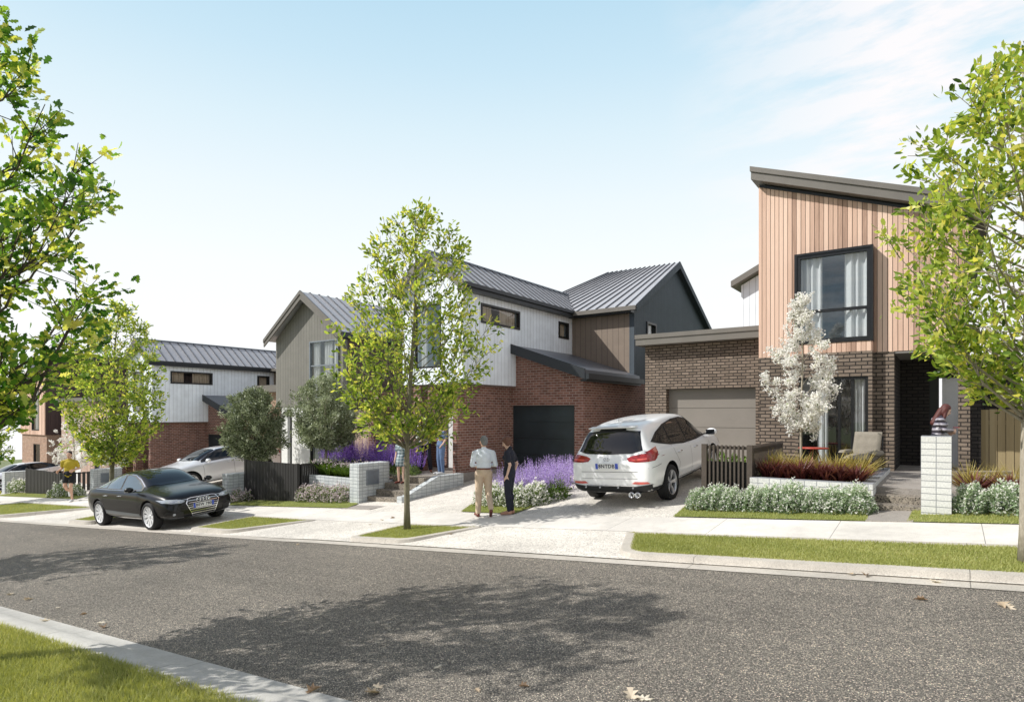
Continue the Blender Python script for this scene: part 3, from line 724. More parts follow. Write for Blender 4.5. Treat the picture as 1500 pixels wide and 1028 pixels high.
def house_f():
    T=thing('townhouse','low far townhouse front of pale timber boards behind the jogger','house',(-42,18,-3.9))
    xa,xb=-45.0,-38.2
    w=MB(); wall(w,'x',15.03,xa,xb,-5,.7,[(-43.2,-42.1,-4.2,-1.7),(-40.2,-39.3,-3.6,-1.9)],th=.2); wall(w,'y',xb-.2,15.23,22,-5,.7,th=.2); wall(w,'y',xa,15.23,22,-5,.7,th=.2); w.build('wall',M['dark_clad'],T)
    b=MB(); boards(b,'x',15.03,xa,xb,-5,.7,.16,.01,ops=[(-43.2,-42.1,-4.2,-1.7),(-40.2,-39.3,-3.6,-1.9)]); b.build('timber_cladding',M['timber_b'],T)
    d=MB(); d.box(-43.2,-42.1,15.1,15.15,-4.2,-1.7); d.build('front_door',M['white'],T)
    window(T,'x',15.05,-40.2,-39.3,-3.6,-1.9,.07,curt=[(-40.0,-39.5)],roomd=1.)
    r=MB(); r.box(xa-.2,xb+.2,14.75,22,.7,.95); r.build('roof',M['fascia'],T)
    return T
house_f()
# ================================================================== front yards: walls, planters, steps, fences
def single(name,mb,mat,label,cat,group=None,kind=None,smooth=False,bevel=0):
    o=mb.build(name,mat,None,smooth,bevel,local=True); return tag(o,label,cat,group,kind)
# house A pier, planters and steps
b=MB(); b.box(0,.398,0,.398,-1.45,0); _o=single('block_pier',b,M['block'],'tall white block pier beside the entry steps of the timber house','pier',bevel=.004); _o.location=(-.338,11.66,-.352)
b=MB(); b.box(-3.05,-1.03,12.10,12.30,-1.95,-1.20); b.box(-1.23,-1.03,12.30,16.0,-1.95,-1.202); single('planter_wall',b,M['block'],'long low white block planter wall left of the entry steps','planter wall',bevel=.004)
b=MB(); b.box(.06,5,12.10,12.30,-1.75,-1.36); single('planter_wall',b,M['block'],'low white block planter wall right of the tall white pier','planter wall',bevel=.004)
b=MB(); b.box(-3.05,-1.23,12.3,16.0,-1.95,-1.27); single('garden_bed',b,M['mulch'],None,None,kind='structure')
b=MB(); b.box(.06,5,12.3,16.2,-1.75,-1.42); single('garden_bed',b,M['mulch'],None,None,kind='structure')
T=thing('entry_steps','three dark aggregate steps leading up to the timber house porch','steps',(-.6,12,-1.65))
for i,(y,z) in enumerate(((12.0,-1.525),(12.35,-1.405),(12.70,-1.292))):
    s=MB(); s.box(-1.03,.5,y,y+.36 if i<2 else 14.95,-2,z); s.build('step',M['aggregate'] if i<2 else M['path'],T,bevel=.006)
b=MB(); b.box(-1.0,-.36,11.16,12.0,-1.9,-1.635); 
b=MB(); b.hexa([(-1.05,11.13,-2),(-.42,11.13,-2),(-.36,12.0,-2),(-1.03,12.0,-2),(-1.05,11.13,R(-1.05)+.255),(-.42,11.13,R(-.4)+.255),(-.36,12.0,R(-.4)+.30),(-1.03,12.0,R(-1)+.30)]); single('path',b,M['path'],None,None,kind='structure')
b=MB(); b.hexa([(-13.85,11.3,-3.2),(-12.7,11.3,-3.2),(-12.55,12.3,-3.2),(-13.9,12.3,-3.2),(-13.85,11.3,R(-13.85)+.262),(-12.7,11.3,R(-12.7)+.262),(-12.55,12.3,R(-12.5)+.30),(-13.9,12.3,R(-13.9)+.30)]); single('path',b,M['path'],None,None,kind='structure')

def front_group(dx,dz,steps_label,pier_label,wall_label,bed=True):
    def o(x): return x+dx
    # mailbox pier
    T=thing('letterbox_wall',pier_label,'wall',(o(-14.1),12.5,-2.65+dz))
    b=MB(); b.box(o(-14.33),o(-13.93),11.98,13.18,-2.9+dz,-1.46+dz); b.box(o(-14.33),o(-13.93),13.18,13.5,-2.9+dz,-2.02+dz); b.build('wall_body',M['blockg'],T,bevel=.004)
    b=MB(); b.box(o(-13.93),o(-13.905),12.28,12.72,-2.08+dz,-1.68+dz); p=b.build('letterbox_plate',M['mail'],T)
    b=MB(); b.box(o(-13.93),o(-13.90),12.26,12.28,-2.10+dz,-1.66+dz); b.box(o(-13.93),o(-13.90),12.72,12.74,-2.10+dz,-1.66+dz); b.box(o(-13.93),o(-13.90),12.28,12.72,-1.68+dz,-1.66+dz); b.box(o(-13.93),o(-13.90),12.28,12.72,-2.10+dz,-2.08+dz); b.build('letterbox_frame',M['mailf'],p)
    # steps
    T=thing('entry_steps',steps_label,'steps',(o(-13.2),12.6,-2.6+dz))
    for i in range(4):
        s=MB(); y=12.3+.34*i; s.box(o(-13.92),o(-12.62),y,y+.345 if i<3 else 13.95,-3+dz,-2.42+.17*i+dz+(.01 if i==3 else 0)); s.build('step',M['aggregate'],T)
    # sloped side wall of steps
    b=MB(); x0,x1=o(-12.62),o(-12.42)
    pr=[(12.22,-2.9),(14.9,-2.9),(14.9,-1.86),(13.75,-1.86),(12.42,-2.32),(12.22,-2.32)]
    b.prism([(x0,y,z+dz) for y,z in pr],(x1-x0,0,0)); single('retaining_wall',b,M['blockg'],wall_label,'retaining wall',bevel=.004)
front_group(0,0,'dark aggregate steps leading up to the brick porch with the three people','grey block letterbox wall with a dark metal plate, beside the purple flowers','sloping grey block wall between the brick porch steps and the driveway')
front_group(-18.2,-1.10,'dark entry steps behind the black sedan beside the far letterbox wall','grey block letterbox wall with a dark metal plate, beside the jogger','low grey block wall end left of the black sedan')
# planter of D/B
b=MB(); b.box(-17.15,-14.33,12.35,12.53,-3.0,-1.96); single('planter_wall',b,M['blockg'],'grey block planter wall right of the nearer black slatted fence','planter wall',bevel=.004)
b=MB(); b.box(-17.15,-14.0,12.53,15.0,-3.0,-1.99); single('garden_bed',b,M['mulch'],None,None,kind='structure')
b=MB(); b.box(-20.1,-19.72,11.35,11.75,-3.3,-2.03); b.box(-20.1,-19.72,11.75,13.4,-3.3,-2.03); single('block_pier',b,M['blockg'],'short grey block wall beside the silver car and the black slatted fence','pier',bevel=.004)
b=MB(); b.box(-43.3,-42.85,11.6,13.6,-4.9,-3.25); single('block_pier',b,M['blockg'],'far grey block wall end at the left edge beside a parked car','pier',bevel=.004)

# slatted bin enclosures
def slat_fence(label,x0,x1,y,zb0,zb1,zt,side,mat,pitch=.1,sw=.055,lit=None,back=False):
    T=thing('slatted_fence',label,'fence',(x0,y,zb0))
    zb=lambda x: zb0+(zb1-zb0)*(x-x0)/(x1-x0)
    b=MB(); x=x0+.14
    while x<x1-.12:
        b.box(x,x+sw,y,y+.03,zb(x),zt-.01); x+=pitch
    b.build('slat',mat,T)
    for px in (x0,x1-.1):
        b=MB(); b.box(px,px+.1,y-.01,y+.09,zb(px)-.1,zt); b.build('post',mat,T)
    b=MB(); b.box(x0+.1,x1-.1,y+.032,y+.07,zt-.09,zt-.03); b.build('rail',mat,T); b=MB(); b.box(x0+.1,x1-.1,y+.032,y+.07,zb1+.1,zb1+.16); b.build('rail',mat,T)
    b=MB(); yy=y+.16
    while yy<y+side-.1:
        b.box(x1-.04,x1-.01,yy,yy+sw,zb1-.1,zt-.01); yy+=pitch
    b.box(x1-.08,x1-.042,y+.09,y+side,zt-.09,zt-.03)
    b.build('side_slat',mat,T)
    if back:
        yb_=y+.14; b=MB(); b.box(x0+.05,x1-.05,yb_,yb_+.03,zb1-.2,zt-(.34 if mat is M['fence_t'] else .03)); b.build('gap_shade_panel',M['gap_shade_k'],T)  # added black sheet giving the gaps between the slats their shade
    return T
slat_fence('bronze slatted bin fence between the white car and the white planter wall',-4.0,-3.03,12.2,-2.0,-1.9,-.60,2.9,M['fence_t'],.08,.034,back=True)
slat_fence('black slatted fence between the grey block planter and the short block wall',-19.68,-16.72,11.9,-3.05,-2.85,-1.57,1.7,M['fence_d'],.085,.06,back=True)
slat_fence('far black slatted fence box left of the jogger',-40.1,-35.4,11.75,-4.4,-4.1,-2.9,2.0,M['fence_d'],.20,.13,back=True)
# timber gates / paling fences
def paling(label,pts,zb,zt,mat,pitch=.15):
    T=thing('timber_fence',label,'fence',(pts[0],pts[2],zb))
    b=MB(); x=pts[0]; i=0
    while x<pts[1]-.02:
        b.box(x+.004,min(x+pitch-.004,pts[1]),pts[2]+(.0 if i%2 else .012),pts[2]+.03,zb,zt+random.uniform(-.012,.012)); x+=pitch; i+=1
    b.build('paling',mat,T); b=MB(); b.box(pts[0],pts[1],pts[2]+.032,pts[2]+.08,zt-.35,zt-.25); b.build('rail',mat,T); b=MB(); b.box(pts[0],pts[1],pts[2]+.032,pts[2]+.08,zb+.3,zb+.4); b.build('rail',mat,T)
    return T
paling('olive brown paling fence right of the timber house behind the red flax',(.64,7,17.85),-1.6,.1,M['fence_wood'])
T=paling('pale timber gate between the brick pillars behind the purple flowers',(-16.4,-14.7,15.1),-2.2,-.05,M['timber_b'])
b=MB(); b.box(-16.42,-14.66,15.04,15.1,-1.0,-.88); b.build('gate_rail',M['fence_t'],T)

# ================================================================== plants
TONE={}
def quads_mesh(name,C,D,U,L,W,tone,mat,shape='leaf'):
    """C base points, D leaf direction, U side vector; n leaves"""
    n=len(C); C=np.asarray(C);D=np.asarray(D);U=np.asarray(U); L=np.asarray(L)[:,None];W=np.asarray(W)[:,None]
    D=D/np.linalg.norm(D,axis=1,keepdims=True); U=U-D*(U*D).sum(1,keepdims=True); U/= (np.linalg.norm(U,axis=1,keepdims=True)+1e-9)
    Nn=np.cross(D,U)
    if shape=='leaf': prof=[(0,.0,0),(.35,-.42,.06),(.75,-.38,.04),(1,0,-.08),(.75,.38,.04),(.35,.42,.06)]
    elif shape=='oak': prof=[(0,0,0),(.18,-.16,.02),(.30,-.40,.05),(.42,-.22,.03),(.60,-.50,.05),(.70,-.26,.02),(.86,-.34,0),(1,0,-.08),(.86,.34,0),(.70,.26,.02),(.60,.50,.05),(.42,.22,.03),(.30,.40,.05),(.18,.16,.02)]
    elif shape=='petal': prof=[(0,0,0),(.5,-.5,.05),(1,0,0),(.5,.5,.05)]
    elif shape=='blade': prof=[(0,-.5,0),(.5,-.45,-.05),(1,0,-.35),(.5,.45,-.05),(0,.5,0)]
    k=len(prof); v=np.zeros((n,k,3))
    for i,(a,s_,h) in enumerate(prof): v[:,i]=C+D*(a*L)+U*(s_*W)+Nn*(h*L)
    me=bpy.data.meshes.new(name); me.vertices.add(n*k); me.vertices.foreach_set('co',v.astype(np.float32).ravel())
    me.loops.add(n*k); me.loops.foreach_set('vertex_index',np.arange(n*k,dtype=np.int32)); me.polygons.add(n)
    me.polygons.foreach_set('loop_start',np.arange(0,n*k,k,dtype=np.int32)); me.polygons.foreach_set('loop_total',np.full(n,k,dtype=np.int32))
    me.update(calc_edges=True); attr_tone(me,np.repeat(np.clip(tone,0,1),k)); me.materials.append(mat)
    return me
def rvec(n):
    v=rng.normal(0,1,(n,3)); return v/np.linalg.norm(v,axis=1,keepdims=True)
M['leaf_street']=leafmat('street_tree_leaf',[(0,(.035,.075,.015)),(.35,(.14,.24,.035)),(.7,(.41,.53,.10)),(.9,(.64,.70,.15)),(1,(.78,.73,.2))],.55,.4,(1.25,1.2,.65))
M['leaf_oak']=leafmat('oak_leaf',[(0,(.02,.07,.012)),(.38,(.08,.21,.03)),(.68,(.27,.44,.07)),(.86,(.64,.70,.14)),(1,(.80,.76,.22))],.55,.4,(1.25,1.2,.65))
M['leaf_olive']=leafmat('olive_leaf',[(0,(.06,.08,.035)),(.5,(.26,.30,.17)),(1,(.56,.60,.44))],.25,.55,(1,1.05,.8))
M['leaf_shrub']=leafmat('shrub_leaf',[(0,(.04,.07,.02)),(.5,(.13,.21,.06)),(1,(.30,.40,.15))],.3,.5)
M['flower_w']=leafmat('white_flower',[(0,(.78,.78,.62)),(.4,(.94,.92,.87)),(1,(.98,.96,.93))],.5,.7,(1,1,1))
M['flower_p']=leafmat('pale_pink_flower',[(0,(.45,.36,.42)),(.5,(.68,.56,.58)),(1,(.82,.76,.74))],.3,.7,(1,1,1))
M['flower_v']=leafmat('violet_flower',[(0,(.15,.06,.40)),(.6,(.32,.17,.66)),(1,(.55,.38,.80))],.35,.7,(1,1,1))
M['flower_l']=leafmat('lilac_flower',[(0,(.30,.19,.52)),(.6,(.52,.38,.74)),(1,(.76,.66,.90))],.35,.7,(1,1,1))
M['flax']=leafmat('red_flax',[(0,(.06,.015,.016)),(.6,(.16,.045,.045)),(1,(.32,.14,.10))],.3,.4)
M['straw']=leafmat('golden_grass',[(0,(.25,.20,.05)),(.6,(.48,.40,.13)),(1,(.66,.58,.28))],.4,.6)
M['strap']=leafmat('strap_leaf',[(0,(.04,.09,.015)),(.6,(.11,.20,.03)),(1,(.20,.31,.06))],.35,.5)
def barkmat(name,a,b_):
    m,nt,b=newmat(name); N=NT(nt); v=N.coord(); mp=N.n('ShaderNodeMapping'); mp.inputs['Scale'].default_value=(30,30,7); N.l(v,mp.inputs[0])
    n=N.noise(mp.outputs[0],1.5,6,.7); N.l(N.ramp(n,[(.3,a),(.7,b_)]),b.inputs['Base Color']); b.inputs['Roughness'].default_value=.9; N.l(N.bump(n,.6,.01),b.inputs['Normal']); return m
M['bark']=barkmat('bark',(.13,.115,.08),(.27,.25,.17)); M['bark_d']=barkmat('bark_dark',(.035,.028,.02),(.10,.08,.055)); M['bark_p']=barkmat('bark_pale',(.24,.21,.16),(.46,.41,.33))

def tree(label,loc,h,base,env,trunk_r,nb,leafL,nleaf,mat,bark,shape='leaf',lean=(0,0),squash=1,cat='tree',group=None,name='street_tree',up=.9,seed=1,tone0=.45,tonev=.22,spread=.10,gap=.0,extra=(),clump=1.0):
    """env: list of (fraction of crown height, radius)"""
    rs=random.Random(seed); T=thing(name,label,cat,loc,group)
    b=MB(); L=Vector(loc)
    def axis(t): # trunk centre at height fraction
        return Vector((lean[0]*t*t,lean[1]*t*t,h*t))+Vector((math.sin(t*7+seed)*.03*h*.3*t,math.cos(t*6+seed)*.03*h*.3*t,0))
    tp=[axis(i/14*.97) for i in range(15)]
    b.tube([L+p for p in tp],[trunk_r*(1.25 if i==0 else 1)*(1-i/14)**.75+.006 for i in range(15)],9)
    ex=[e[0] for e in env]; er=[e[1] for e in env]
    cl=[]  # clusters: (pos, dir, weight)
    for i in range(nb):
        f=(i+.5)/nb; f=f+rs.uniform(-.4,.4)/nb
        r=float(np.interp(f,ex,er)); az=i*2.39996+rs.uniform(-.4,.4)
        tz=base+(h-base)*f
        drop=min(r*up,tz-base*.7,tz*.5); st=max(.25,(tz-drop)/h); s0=axis(min(.96,st))
        rr=r*rs.uniform(.78,1.08)
        end=axis(min(1,tz/h)); ox,oy=math.cos(az)*rr,math.sin(az)*rr; 
        for (qx,qy,qf) in (squash if squash!=1 else ()):
            pr_=ox*qx+oy*qy
            if pr_>0: ox-=pr_*(1-qf)*qx; oy-=pr_*(1-qf)*qy
        end=Vector((end.x+ox,end.y+oy,tz))
        mid=s0.lerp(end,.5)+Vector((math.cos(az)*rr*.12,math.sin(az)*rr*.12,-.05*rr))
        pts=[s0.lerp(mid,.5),mid,mid.lerp(end,.5)+Vector((0,0,.02*rr)),end]; pts=[s0]+pts
        br=max(.006,trunk_r*.30*(1-f*.6))
        b.tube([L+p for p in pts],[br,br*.8,br*.6,br*.4,.004],5,cap=False)
        for j in range(int(5+6*rr)):
            t=rs.uniform(.25,1.0); k=min(3,int(t*4)); q=pts[k].lerp(pts[k+1],t*4-k)
            d=Vector((rs.gauss(0,1),rs.gauss(0,1),rs.gauss(.5,.7))).normalized(); d=(d+(end-s0).normalized()*.7).normalized()
            ln=rs.uniform(.15,.42)*(.5+.5*rr)*clump; e=q+d*ln
            b.tube([L+q,L+q.lerp(e,.5)+Vector((0,0,-.01)),L+e],[.006,.005,.003],4,cap=False)
            for u in (.35,.6,.8,1.0): cl.append((q.lerp(e,u),d,1 if u<1 else 2))
        cl.append((end,(end-mid).normalized(),3))
    for (p,d) in extra: cl.append((Vector(p),Vector(d),3))
    b.build('trunk',bark,T,smooth=True)
    wts=np.array([c[2] for c in cl],float); wts*= rng.uniform(.3,1.6,len(wts)); idx=rng.choice(len(cl),nleaf,p=wts/wts.sum())
    P_=np.array([c[0] for c in cl])[idx]; D_=np.array([c[1] for c in cl])[idx]
    ct=rng.normal(0,1,len(cl))[idx]
    C=P_+rng.normal(0,spread*.5,(nleaf,3)); D=D_+rvec(nleaf)*.95; U=rvec(nleaf)
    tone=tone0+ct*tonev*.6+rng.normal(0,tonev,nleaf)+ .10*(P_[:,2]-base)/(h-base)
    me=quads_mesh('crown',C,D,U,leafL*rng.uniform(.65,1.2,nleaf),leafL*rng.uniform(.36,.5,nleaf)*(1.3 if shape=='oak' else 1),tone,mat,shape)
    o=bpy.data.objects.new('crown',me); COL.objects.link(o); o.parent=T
    return T
E1=[(0,.75),(.12,1.25),(.3,1.6),(.45,1.62),(.62,1.3),(.8,1.05),(.92,.6),(1,.15)]
gz=isl_z
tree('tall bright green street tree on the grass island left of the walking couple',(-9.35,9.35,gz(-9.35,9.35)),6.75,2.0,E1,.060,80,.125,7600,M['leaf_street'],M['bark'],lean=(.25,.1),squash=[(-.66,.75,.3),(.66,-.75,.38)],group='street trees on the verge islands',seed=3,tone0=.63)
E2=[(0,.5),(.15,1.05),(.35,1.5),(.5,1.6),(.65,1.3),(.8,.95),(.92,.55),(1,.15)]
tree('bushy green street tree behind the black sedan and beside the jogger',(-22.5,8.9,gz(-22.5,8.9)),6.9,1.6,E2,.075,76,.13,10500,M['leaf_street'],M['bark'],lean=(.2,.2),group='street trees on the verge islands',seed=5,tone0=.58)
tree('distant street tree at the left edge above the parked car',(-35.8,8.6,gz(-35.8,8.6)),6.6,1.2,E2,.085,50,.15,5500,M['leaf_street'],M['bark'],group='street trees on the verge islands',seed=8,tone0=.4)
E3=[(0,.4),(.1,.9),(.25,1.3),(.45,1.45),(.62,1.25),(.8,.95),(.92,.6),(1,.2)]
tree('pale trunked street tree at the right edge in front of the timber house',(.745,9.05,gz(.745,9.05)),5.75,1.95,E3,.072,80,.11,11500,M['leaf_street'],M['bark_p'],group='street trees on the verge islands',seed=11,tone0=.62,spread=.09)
# near side trees
E4=[(0,.25),(.12,.5),(.25,1.05),(.36,1.75),(.44,1.65),(.53,1.2),(.62,1.75),(.76,1.8),(.84,1.0),(1,.4)]
tree('large near oak with lobed leaves filling the left edge',(-7.85,1.62,R(-7.85)+.06),6.7,1.6,E4,.10,92,.12,10500,M['leaf_oak'],M['bark_d'],shape='oak',squash=[(.816,.578,.5)],group=None,name='oak_tree',seed=21,tone0=.58,tonev=.25,spread=.1)
tree('near side oak standing out of view whose shadow falls on the road',(-17.2,2.3,R(-17.2)+.06),6.2,1.6,E4,.10,50,.14,7000,M['leaf_oak'],M['bark_d'],shape='oak',name='oak_tree',seed=23)
# olives
EO=[(0,.5),(.2,.95),(.45,1.08),(.7,.95),(.88,.62),(1,.2)]
tree('small round grey green olive tree in the planter of purple flowers',(-17.0,13.2,-1.99),3.2,.85,EO,.04,60,.085,24000,M['leaf_olive'],M['bark_p'],group='round olive trees in front of the grey gable house',name='olive_tree',seed=31,tone0=.55,spread=.12)
tree('small round grey green olive tree above the black slatted fence and silver car',(-21.3,13.3,H(-21.3,13.3)),3.75,1.35,EO,.045,60,.09,24000,M['leaf_olive'],M['bark_d'],group='round olive trees in front of the grey gable house',name='olive_tree',seed=33,tone0=.42,spread=.12)
# blossom trees
def blossom(label,loc,h,base,env,n,seed,size=.04):
    T=tree(label,loc,h,base,env,.022,30,size*1.0,n//12,M['leaf_shrub'],M['bark_p'],name='blossom_tree',cat='blossom tree',seed=seed,up=1.6,spread=.05,clump=.7)
    cr=[c for c in T.children if c.name.startswith('crown')][0]; k=len(cr.data.vertices)//6
    co=np.zeros(len(cr.data.vertices)*3,dtype=np.float32); cr.data.vertices.foreach_get('co',co); P0=co.reshape(-1,6,3)[:,0]
    P_=P0[rng.integers(0,k,n)]+rng.normal(0,.032,(n,3))
    me=quads_mesh('blossom',P_,rvec(n),rvec(n),size*rng.uniform(.6,1.2,n),size*rng.uniform(.6,1.1,n),.6+rng.normal(0,.25,n),M['flower_w'],'petal')
    o=bpy.data.objects.new('blossom',me); COL.objects.link(o); o.parent=T; return T
EB=[(0,.3),(.15,.6),(.4,.66),(.6,.5),(.8,.28),(1,.06)]
blossom('slender tree covered in white blossom in front of the timber house windows',(-2.42,13.6,-1.27),3.62,.95,EB,12500,41,.05)
blossom('white blossom tree behind the far slatted fence left of the jogger',(-39.0,13.6,-4.0),3.9,1.2,[(0,.9),(.4,1.2),(.8,.7),(1,.2)],5000,43,.08)
blossom('white blossom tree behind the jogger and the far letterbox wall',(-34.9,14.0,-3.7),3.7,1.1,[(0,.9),(.4,1.1),(.8,.7),(1,.2)],5000,44,.08)

# ---- low plants, prototypes copied
def mesh_obj(name,me,parent=None):
    o=bpy.data.objects.new(name,me); COL.objects.link(o); o.parent=parent; return o
def bush_meshes(r,h,nl,nf,leaf,flw,ml,mf):
    u=rvec(nl); u[:,2]=np.abs(u[:,2]); rad=rng.uniform(.55,1,(nl,1))**.4*(1+.18*np.sin(u[:,:1]*9+u[:,1:2]*7))
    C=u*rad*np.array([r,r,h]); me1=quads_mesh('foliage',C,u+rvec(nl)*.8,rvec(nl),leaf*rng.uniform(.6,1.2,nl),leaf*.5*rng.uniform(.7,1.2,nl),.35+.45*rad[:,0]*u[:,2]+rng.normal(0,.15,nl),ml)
    if not nf: return me1,None
    u=rvec(nf); u[:,2]=np.abs(u[:,2])+.05; rad=(1+.18*np.sin(u[:,:1]*9+u[:,1:2]*7))*rng.uniform(.93,1.08,(nf,1)); C=u*rad*np.array([r,r,h])
    me2=quads_mesh('flowers',C,rvec(nf)+u*.3,rvec(nf),flw*rng.uniform(.6,1.2,nf),flw*rng.uniform(.6,1.1,nf),.55+rng.normal(0,.25,nf),mf,'petal')
    return me1,me2
def tuft_mesh(name,n,h,w,mat,r=.08,spread=.6,tone=.5):
    az=rng.random(n)*2*PI; C=np.c_[np.cos(az)*r*rng.random(n),np.sin(az)*r*rng.random(n),np.zeros(n)]
    D=np.c_[np.cos(az)*spread*rng.random(n),np.sin(az)*spread*rng.random(n),np.ones(n)]; U=np.c_[-np.sin(az),np.cos(az),np.zeros(n)]+rvec(n)*.3
    return quads_mesh(name,C,D,U,h*rng.uniform(.55,1.1,n),w*rng.uniform(.6,1.2,n),tone+rng.normal(0,.25,n),mat,'blade')
def spike_mesh(name,n,h,mat,r=.16):
    Cs=[];Ds=[];L=[];W=[];
    for i in range(n):
        a=random.random()*2*PI; q=r*math.sqrt(random.random()); hh=h*random.uniform(.7,1.1); lx,ly=math.cos(a)*q*1.0,math.sin(a)*q*1.0
        for k in range(16):
            t=.45+.55*k/15; Cs.append((lx*(1+.6*t),ly*(1+.6*t),hh*t)); d=rvec(1)[0]; d[2]=abs(d[2])*.6+.3; Ds.append(d); s_=.035*(1.25-t*.7); L.append(s_); W.append(s_*.8)
    n2=len(Cs); return quads_mesh(name,Cs,Ds,rvec(n2),np.array(L),np.array(W),.5+rng.normal(0,.28,n2),mat,'petal')
ORD=['first','second','third','fourth','fifth','sixth','seventh','eighth','ninth','tenth','eleventh','twelfth']
def row(kind,name,protos,spots,lab,cat,group,rs=(.85,1.15)):
    for i,(x,y,z,s) in enumerate(spots):
        T=thing(name,lab(i,len(spots)),cat,(x,y,z),group,rz=random.uniform(0,6.28)); T.scale=(s,s,s*random.uniform(.92,1.08))
        for nm,me in protos[i%len(protos)]:
            if me is None: continue
            o=bpy.data.objects.new(nm,me); COL.objects.link(o); o.parent=T
            if nm in('flowers','spikes'): o['kind']='stuff'
def mkproto(k,*a): 
    out=[]
    for _ in range(k):
        a1,a2=bush_meshes(*a); out.append([('foliage',a1),('flowers',a2)])
    return out
M['leaf_sage']=leafmat('sage_leaf',[(0,(.06,.10,.05)),(.45,(.26,.36,.20)),(1,(.60,.70,.52))],.3,.6,(1.1,1.1,.8))
PH=mkproto(3,.25,.42,1700,700,.055,.036,M['leaf_sage'],M['flower_w'])
def line(x0,y0,x1,y1,n,zf,s=1,j=.03):
    return [(x0+(x1-x0)*i/max(1,n-1)+random.uniform(-j,j),y0+(y1-y0)*i/max(1,n-1)+random.uniform(-j,j),zf(x0+(x1-x0)*i/max(1,n-1),y0+(y1-y0)*i/max(1,n-1)),s*random.uniform(.92,1.1)) for i in range(n)]
row('h','white_flowered_shrub',PH,line(-3.95,11.92,-1.22,11.78,9,lambda x,y:H(x,y)),lambda i,n:f'{ORD[i]} white flecked shrub from the left in the hedge before the long white planter','shrub','hedge of white flecked shrubs left of the steps')
row('h','white_flowered_shrub',PH,line(.32,11.86,1.9,11.86,5,lambda x,y:H(x,y)),lambda i,n:f'white flecked shrub, {ORD[i]} to the right of the tall white pier','shrub','hedge of white flecked shrubs right of the tall pier')
PF=[[('leaves',tuft_mesh('leaves',130,.46,.035,M['flax'],.09,.75))] for _ in range(3)]
row('f','red_flax',PF,line(-2.85,12.6,-1.36,12.55,8,lambda x,y:-1.27),lambda i,n:f'dark red flax clump, {ORD[i]} from the left in the white block planter','flax','red flax clumps in the long white planter')
row('f','red_flax',PF,line(.4,12.75,1.7,12.75,4,lambda x,y:-1.42,1.1),lambda i,n:f'dark red flax clump, {ORD[i]} to the right of the tall white pier','flax','red flax clumps right of the tall pier')
PS=[[('leaves',tuft_mesh('leaves',220,.55,.016,M['straw'],.1,.8,.55))] for _ in range(3)]
row('s','golden_grass_tuft',PS,line(-2.95,13.2,-1.3,13.2,8,lambda x,y:-1.27,1.05),lambda i,n:f'{ORD[i]} golden grass tuft from the left, behind the red flax of the long planter','ornamental grass','golden grass tufts behind the red flax')
row('s','golden_grass_tuft',PS,line(.3,13.6,1.6,13.5,5,lambda x,y:-1.42,1.1),lambda i,n:f'{ORD[i]} golden grass tuft right of the tall white pier, behind the flax','ornamental grass','golden grass tufts right of the tall pier')
PB=mkproto(2,.30,.42,700,0,.06,.03,M['strap'],None)
row('b','yellow_green_bush',PB,[(-3.72,12.85,-1.45,1.35),(-3.32,12.9,-1.45,1.35)],lambda i,n:['left','right'][i]+' one of two yellow green bushes behind the bronze slatted fence','bush','bushes behind the bronze slatted fence')
# lavender bed between the driveways
PL=[[('foliage',bush_meshes(.24,.36,500,0,.06,.03,M['leaf_shrub'],None)[0]),('spikes',spike_mesh('spikes',90,.74,M['flower_l'],.28))] for _ in range(3)]
sp=[(-9.3,12.75),(-8.75,12.9),(-8.2,12.75),(-7.75,12.9),(-9.3,13.5),(-8.7,13.7),(-8.15,13.6),(-9.3,14.4),(-8.6,14.6),(-9.2,15.4)]
row('l','lavender',PL,[(x,y,H(x,y)-.02,1.12) for x,y in sp],lambda i,n:['front row','second row','third row','fourth row'][[0,0,0,0,1,1,1,2,2,3][i]]+' '+['left','centre left','centre right','right','left','centre','right','left','right','back'][i]+' lilac lavender clump between the couple and the white car','lavender','lavender clumps in the bed between the driveways')
PW=mkproto(3,.25,.40,900,520,.05,.055,M['leaf_shrub'],M['flower_w'])
sp=[(-9.45,12.2),(-9.0,12.05),(-8.6,12.1),(-8.2,12.0),(-7.95,12.25),(-9.4,12.5)]
row('w','white_daisy_bush',PW,[(x,y,H(x,y),1.12) for x,y in sp],lambda i,n:f'{ORD[i]} white flowering bush from the left in the bed beside the couple','flower bush','white flowering bushes beside the couple')
row('w','yellow_green_bush',PB,[(-7.75,12.75,H(-7.7,12.7),1.0)],lambda i,n:'low fresh green bush at the white car end of the flower bed','bush',None)
# planter D
PV=[[('foliage',bush_meshes(.26,.36,500,0,.06,.03,M['leaf_shrub'],None)[0]),('spikes',spike_mesh('spikes',90,.82,M['flower_v'],.30))] for _ in range(3)]
row('v','purple_salvia',PV,line(-17.9,14.3,-13.95,14.1,10,lambda x,y:-1.98,1.22),lambda i,n:f'deep purple flower clump, {ORD[i]} from the left behind the grey letterbox wall','purple flowers','purple flower clumps in front of the grey gable house')
PT=[[('leaves',tuft_mesh('leaves',150,.50,.03,M['strap'],.1,.9,.6)),('flowers',quads_mesh('flowers',np.c_[rng.normal(0,.16,40),rng.normal(0,.16,40),.42+rng.normal(0,.05,40)],rvec(40),rvec(40),.05*np.ones(40),.045*np.ones(40),.5+rng.normal(0,.2,40),M['flower_p'],'petal'))] for _ in range(3)]
row('t','strap_leaf_plant',PT,line(-16.95,12.8,-14.6,12.75,8,lambda x,y:-1.99,1.0),lambda i,n:f'{ORD[i]} arching green strap leaf plant from the left in the grey block planter','plant','arching green plants in the grey block planter')
PP=mkproto(3,.25,.42,700,520,.045,.045,M['leaf_shrub'],M['flower_p'])
